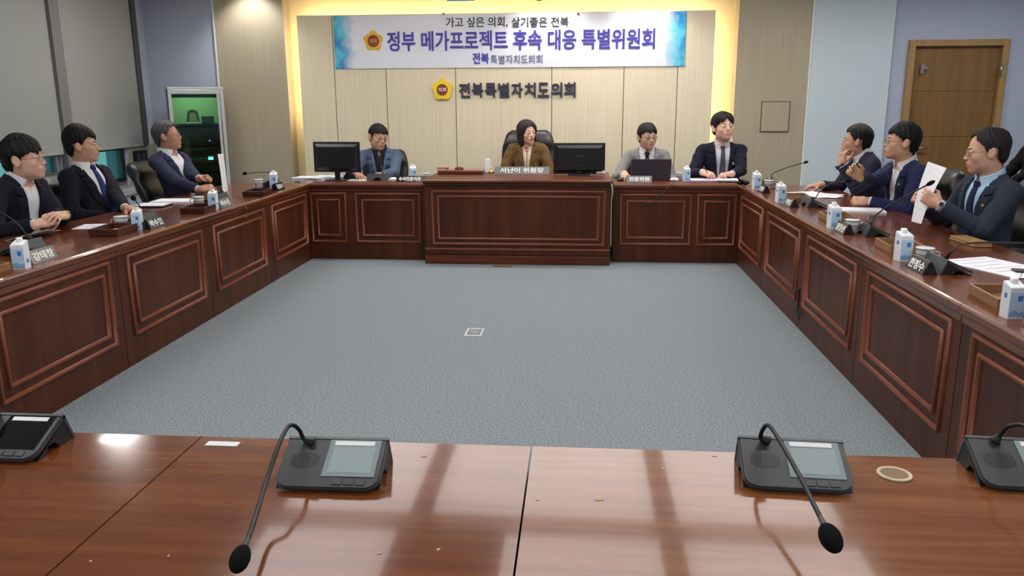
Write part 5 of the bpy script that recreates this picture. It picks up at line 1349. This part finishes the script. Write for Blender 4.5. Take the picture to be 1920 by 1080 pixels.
# ------------------------------------------------------------------ back row
M_SCR = plain('monitor_black', (17, 17, 20), rough=.4)
def monitor(cx, Y, z0, z1, w, lab, zdesk, rz=0, logo=False):
    t = thing('monitor', lab, 'monitor', (cx, Y, zdesk), rz, 'monitors seen from behind')
    h = z1-z0; b = B(); box2(b, (-w/2, 0, z0-zdesk), (w/2, .022, z1-zdesk), .006); obj('bezel', b, M_SCR, t)
    b = B(); loft(b, [[(-w*.46, -.0005, z0-zdesk+.02), (w*.46, -.0005, z0-zdesk+.02), (w*.46, -.0005, z1-zdesk-.02), (-w*.46, -.0005, z1-zdesk-.02)], [(-w*.40, -.022, z0-zdesk+.045), (w*.40, -.022, z0-zdesk+.045), (w*.40, -.022, z1-zdesk-.05), (-w*.40, -.022, z1-zdesk-.05)]]); bmesh.ops.recalc_face_normals(b, faces=b.faces); bs = obj('back_shell', b, M_SCR, t)
    obj('screen', box2(B(), (-w*.47, .0222, z0-zdesk+.018), (w*.47, .0235, z1-zdesk-.014)), M_LCDK, t)
    obj('neck', box2(B(), (-.026, -.012, .012), (.026, .018, z0-zdesk+.03), .006), M_SCR, t)
    b = B(); box2(b, (-.11, -.075, 0), (.11, .095, .012), .005); obj('foot', b, M_SCR, t)
    if logo:
        obj('maker_mark', box2(B(), (-.042, -.0235, h*.60), (.042, -.022, h*.60+.012)), M_GREYP, bs); obj('cable_cover', box2(B(), (-.05, -.030, .05), (.05, -.0225, .10), .003), M_SCR, bs)
        obj('sticker', box2(B(), (w*.34, -.004, z0-zdesk+.008), (w*.34+.09, -.0005, z0-zdesk+.035)), M_PAPER, t)
    return t
a0, a1 = at(585, 266, Y=8.10), at(677, 323, Y=8.10)
monitor((a0.x+a1.x)/2, 8.10, a1.z, a0.z, a1.x-a0.x, 'black monitor seen from behind on the left back desk', DZ, rad(-4))
a0, a1 = at(1038, 268, Y=8.18), at(1134, 330, Y=8.18)
monitor((a0.x+a1.x)/2, 8.18, max(a1.z, PODZ+.01), a0.z, a1.x-a0.x, 'black monitor seen from behind on the podium beside the woman', PODZ, rad(2), True)
a0, a1 = at(1184, 298, Y=8.2), at(1257, 340, Y=8.2)
t = thing('laptop', 'open dark grey laptop seen from behind before the man in the grey blazer', 'laptop', ((a0.x+a1.x)/2, 8.20, DZ)); w = a1.x-a0.x
obj('base', box2(B(), (-w/2, .004, 0), (w/2, .26, .016), .004), plain('laptop_grey', (56, 53, 62), rough=.4), t)
b = B(); box2(b, (-w/2, -.008, 0), (w/2, 0, a0.z-DZ), .003); b.transform(Matrix.Rotation(rad(8), 4, 'X') @ Matrix.Translation((0, 0, .004))); obj('lid', b, plain('laptop_lid', (58, 54, 64), rough=.42), t)
obj('keyboard', box2(B(), (-w*.44, .05, .0162), (w*.44, .16, .018)), M_BLACKP, t)
t = thing('mouse', 'black mouse under the right hand of the man in the grey blazer', 'mouse', (at(1163, 330, Y=8.18).x, 8.17, DZ)); b = B(); ellipsoid(b, (0, 0, .012), (.03, .05, .018)); obj('shell', b, M_BLACKP, t, True); b = B(); cyl(b, (-.006, -.03, .024), (.006, -.03, .024), .007, n=10); obj('wheel', b, M_GREYP, t)
# podium: case with gavel, brass bell, microphone, papers
q0, q1 = at(825, 330, Y=8.35), at(907, 330, Y=8.35)
t = thing('gavel_case', 'flat reddish wooden case left of the woman', 'case', ((q0.x+q1.x)/2, 8.33, PODZ)); wv = (q1.x-q0.x)/2
obj('case_body', box2(B(), (-wv, -.11, 0), (wv, .11, .028), .004), M_MX, t); obj('case_lid', box2(B(), (-wv-.003, -.113, .0282), (wv+.003, .113, .042), .004), wood('case_lid', (138, 88, 70), (150, 98, 80), (162, 110, 90), 'x', rough=.3), t)
t = thing('gavel_block', 'round dark wooden gavel block on the flat case', 'gavel block', (at(861, 325, Y=8.30).x, 8.30, PODZ+.0422)); b = B(); lathe(b, (0, 0, 0), [(.040, 0), (.046, .004), (.046, .012), (.040, .018), (.042, .024), (.001, .025)], 20); obj('block', b, plain('gavel_red', (96, 36, 24), rough=.35), t, True); b = B(); lathe(b, (0, 0, .0252), [(.030, 0), (.030, .002), (.001, .002)], 20); obj('felt_top', b, plain('felt_red', (150, 70, 56), rough=.9), t)
t = thing('gavel', 'small wooden gavel lying left of its block', 'gavel', (at(841, 325, Y=8.30).x, 8.30, PODZ+.0422)); b = B(); tube(b, [(-.012, -.03, .016), (-.012, -.018, .016), (-.012, .018, .016), (-.012, .03, .016)], [.014, .016, .016, .014], 14); obj('head', b, plain('gavel_tan', (150, 92, 72), rough=.4), t, True); b = B(); tube(b, [(-.028, 0, .016), (-.12, .02, .012)], [.006, .008], 10); obj('grip', b, plain('gavel_tan', (150, 92, 72), rough=.4), t, True)
t = thing('desk_bell', 'small brass bell in front of the carton beside the woman\'s name plate', 'bell', (at(921, 333, Y=8.38).x, 8.37, PODZ)); b = B(); lathe(b, (0, 0, 0), [(.026, 0), (.028, .004), (.027, .014), (.018, .032), (.004, .038), (.001, .039)], 20); obj('dome', b, plain('brass', (196, 164, 84), rough=.3, metal=.8), t, True); b = B(); cyl(b, (0, 0, .038), (0, 0, .048), .005, n=10); obj('button', b, M_BLACKP, t, True)
mu = thing('podium_microphone', 'gooseneck microphone with glowing red ring before the woman', 'microphone', (at(986, 330, Y=8.47).x, 8.47, PODZ)); b = B(); box(b, (0, 0, .012), (.09, .07, .024), .008); obj('base', b, M_UNITD, mu)
stem(mu, [Vector(mu.location)+Vector((0, .01, .024)), at(987, 318, Y=8.45), at(988, 296, Y=8.44), at(987.5, 282, Y=8.43)], r=.0035, hr=.013, hl=.022, headm=plain('mic_red', (150, 34, 36), rough=.6))
b = B(); c = at(987.5, 281, Y=8.43)-mu.location; lathe(b, c, [(.0125, 0), (.0140, .002), (.0140, .006), (.0125, .008)], 18); obj('ring_light', b, emit('ring_red', (255, 60, 50), 1.2), mu, True)
sheet((at(1122, 331, Y=8.42).x, 8.42, PODZ), 0, 'white papers right of the podium monitor', .12, .17, .004, lines=0, name='document_stack', cat='document')
# left back desk
q = at(585, 333, Y=8.15); sheet((q.x, 8.15, DZ), rad(85), 'stack of documents at the corner of the left back desk', .24, .32, .030, lines=0, name='document_stack', cat='document', mat=plain('paper_lilac', (206, 204, 220), rough=.7))
sheet((q.x-.02, 8.13, DZ+.0302), rad(78), 'loose sheet on top of the corner document stack', .21, .297, .002, lines=4)
q = at(614, 334, Y=8.28); t = thing('document_folder', 'light blue folder behind the left monitor foot', 'folder', (q.x, 8.30, DZ), rad(80)); obj('cover', box2(B(), (-.11, -.15, 0), (.11, .15, .020), .003), plain('folder_blue', (150, 188, 226), rough=.5), t); obj('inner_pages', box2(B(), (-.105, -.145, .0202), (.105, .145, .026)), M_PAPER, t)
q = at(664, 336, Y=8.15); sheet((q.x, 8.16, DZ), rad(85), 'white papers under the hand of the man in the blue-grey jacket', .21, .297, .006, lines=0, name='document_stack', cat='document')
q = at(712, 338, Y=8.12); t = thing('conference_unit', 'conference unit before the man in the blue-grey jacket', 'conference unit', (q.x-.02, 8.26, DZ), PI, 'conference units on the back desks'); unit_base(t); stem(t, [on(t, -.05, .112, .066), at(716, 322, Y=8.14), at(717, 316, Y=8.16), at(714, 311, Y=8.20)], r=.0042, hr=.012, hl=.02)
q = at(732, 336, Y=8.2); sheet((q.x, 8.22, DZ), rad(88), 'white booklet right of the unit on the left back desk', .18, .16, .016, lines=0, name='document_stack', cat='document')
t = thing('desk_phone', 'small black handset behind the left monitor', 'phone', (at(652, 330, Y=8.2).x, 8.24, DZ)); obj('cradle', box2(B(), (-.04, -.06, 0), (.04, .06, .05), .008), M_SCR, t); b = B(); tube(b, spline([(-.0, -.07, .062), (0, -.04, .07), (0, .04, .07), (0, .07, .062)], 5), [.016]*15+[.016], 10); obj('handset', b, M_SCR, t, True)
# right back desk
b = B(); t = thing('tissue', 'crumpled white tissue right of the laptop', 'tissue', (at(1264, 338, Y=8.12).x, 8.14, DZ))
V_, F_ = surface([el((0, 0, .018), (.038, .026, .017), k=.02), el((.02, .01, .016), (.03, .022, .015), k=.02)], .004, lambda P, d: d+.004*rough_noise(P, 130, 4)); objm('paper_tissue', mesh_vf('paper_tissue', V_, F_), M_PAPER, t)
q = at(1325, 338, Y=8.16); t = thing('notebook', 'open notebook under the writing hands of the large man', 'notebook', (q.x, 8.20, DZ), rad(4)); obj('cover', box2(B(), (-.17, -.11, 0), (.17, .11, .004)), plain('note_cover', (120, 116, 136), rough=.6), t)
for s in (-1, 1): obj('page_block', box2(B(), (s*.003, -.105, .0042), (s*.166, .105, .016), .003), plain('note_page', (214, 208, 226), rough=.7), t)
q = at(1365, 340, Y=8.1); t = thing('document_folder', 'dark folder with white pages at the right end of the back desk', 'folder', (q.x, 8.14, DZ), rad(-6)); obj('cover', box2(B(), (-.10, -.10, 0), (.10, .10, .012), .003), plain('folder_navy', (44, 46, 70), rough=.5), t); obj('inner_pages', box2(B(), (-.09, -.095, .0122), (.098, .095, .024)), M_PAPER, t)
w0 = PEOPLE[6][1]['arms']['R'][0]; t = thing('pen', 'dark pen in the writing hand of the large man', 'pen', (w0.x+.035, w0.y-.075, w0.z-.015)); b = B(); tube(b, [(.02, -.03, -.035), (.018, -.025, -.026), (-.035, .03, .075)], [.001, .0042, .0042], 8); obj('barrel', b, M_BLACKP, t, True); b = B(); tube(b, [(-.033, .026, .065), (-.036, .03, .078)], [.0048, .0048], 8); obj('cap', b, M_STEEL, t, True)

# ------------------------------------------------------------------ cords and floor plates
def cord(name, lab, pts, r, mat):
    q = Vector(pts[0]); t = thing(name, lab, 'cable', q); b = B(); tube(b, spline([Vector(p)-q for p in pts], 8), r, 7); obj('cord', b, mat, t, True); return t
M_CORDW = plain('cord_white', (196, 190, 174), rough=.5)
cord('power_cord', 'white cord hanging in the gap right of the podium', [at(1143, 338, Y=7.70), at(1147, 347, Y=7.62), at(1148.5, 362, Y=7.62), at(1146, 380, Y=7.66), at(1145.5, 420, Y=7.70), at(1145, 462, Y=7.72)], .006, M_CORDW)
cord('power_cord', 'black cord hanging in the gap right of the podium', [at(1150, 350, Y=7.72), at(1149, 400, Y=7.72), at(1148, 440, Y=7.72), at(1149, 488, Y=7.75)], .007, M_UNITD)
cord('thin_cable', 'thin dark cable slanting down the right back desk front', [at(1266, 341, Y=7.78), at(1252, 352, Y=7.785), at(1240, 364, Y=7.79), at(1222, 378, Y=7.80), at(1200, 386, Y=7.803)], .0035, M_GREYP)
cord('thin_cable', 'thin cable hanging over the left row edge below the microphone', [at(448, 366, Z=DZ+.005), at(455, 375, Z=DZ+.005), at(461, 388, X=XD+.03), at(463, 400, X=XD+.012), at(460, 408, X=XD+.012)], .0035, plain('cord_brown', (120, 100, 80), rough=.5))
cord('thin_cable', 'black cable loop at the foot of the right row seam', [at(1498, 540, X=XR-.006), at(1496, 575, X=XR-.008), at(1494, 590, X=XR-.015), at(1498, 598, X=XR-.015), at(1499, 580, X=XR-.008)], .005, M_UNITD)
fp0, fp1 = Vector(at(870, 631, Z=0)), Vector(at(908, 617, Z=0))
t = thing('floor_outlet', 'pale framed floor outlet in the middle of the carpet', 'floor outlet', ((fp0.x+fp1.x)/2, (fp0.y+fp1.y)/2, 0)); a, c = (fp1.x-fp0.x)/2, (fp1.y-fp0.y)/2
b = B(); box2(b, (-a, -c, .0005), (a, -c+.022, .006)); box2(b, (-a, c-.022, .0005), (a, c, .006)); box2(b, (-a, -c+.022, .0005), (-a+.012, c-.022, .006)); box2(b, (a-.012, -c+.022, .0005), (a, c-.022, .006)); obj('frame', b, plain('outlet_metal', (206, 206, 210), rough=.4, metal=.2), t)
obj('carpet_lid', box2(B(), (-a+.012, -c+.022, .0005), (a-.012, c-.022, .004)), M_CARPET, t)
b = B(); box2(b, (-a*.5, -.004, .0041), (a*.4, .006, .0055)); obj('lid_grip', b, plain('outlet_metal', (206, 206, 210), rough=.4, metal=.2), t)
q = at(942, 500, Z=0); t = thing('brass_floor_plate', 'small brass plate on the carpet before the podium', 'floor plate', (q.x, q.y, 0)); obj('plate', box2(B(), (-.085, -.035, .0005), (.085, .035, .006), .002), plain('brass_dull', (150, 120, 62), rough=.4, metal=.5), t); obj('flap', box2(B(), (-.06, -.02, .0061), (.06, .02, .008)), plain('brass_dull', (150, 120, 62), rough=.4, metal=.5), t)
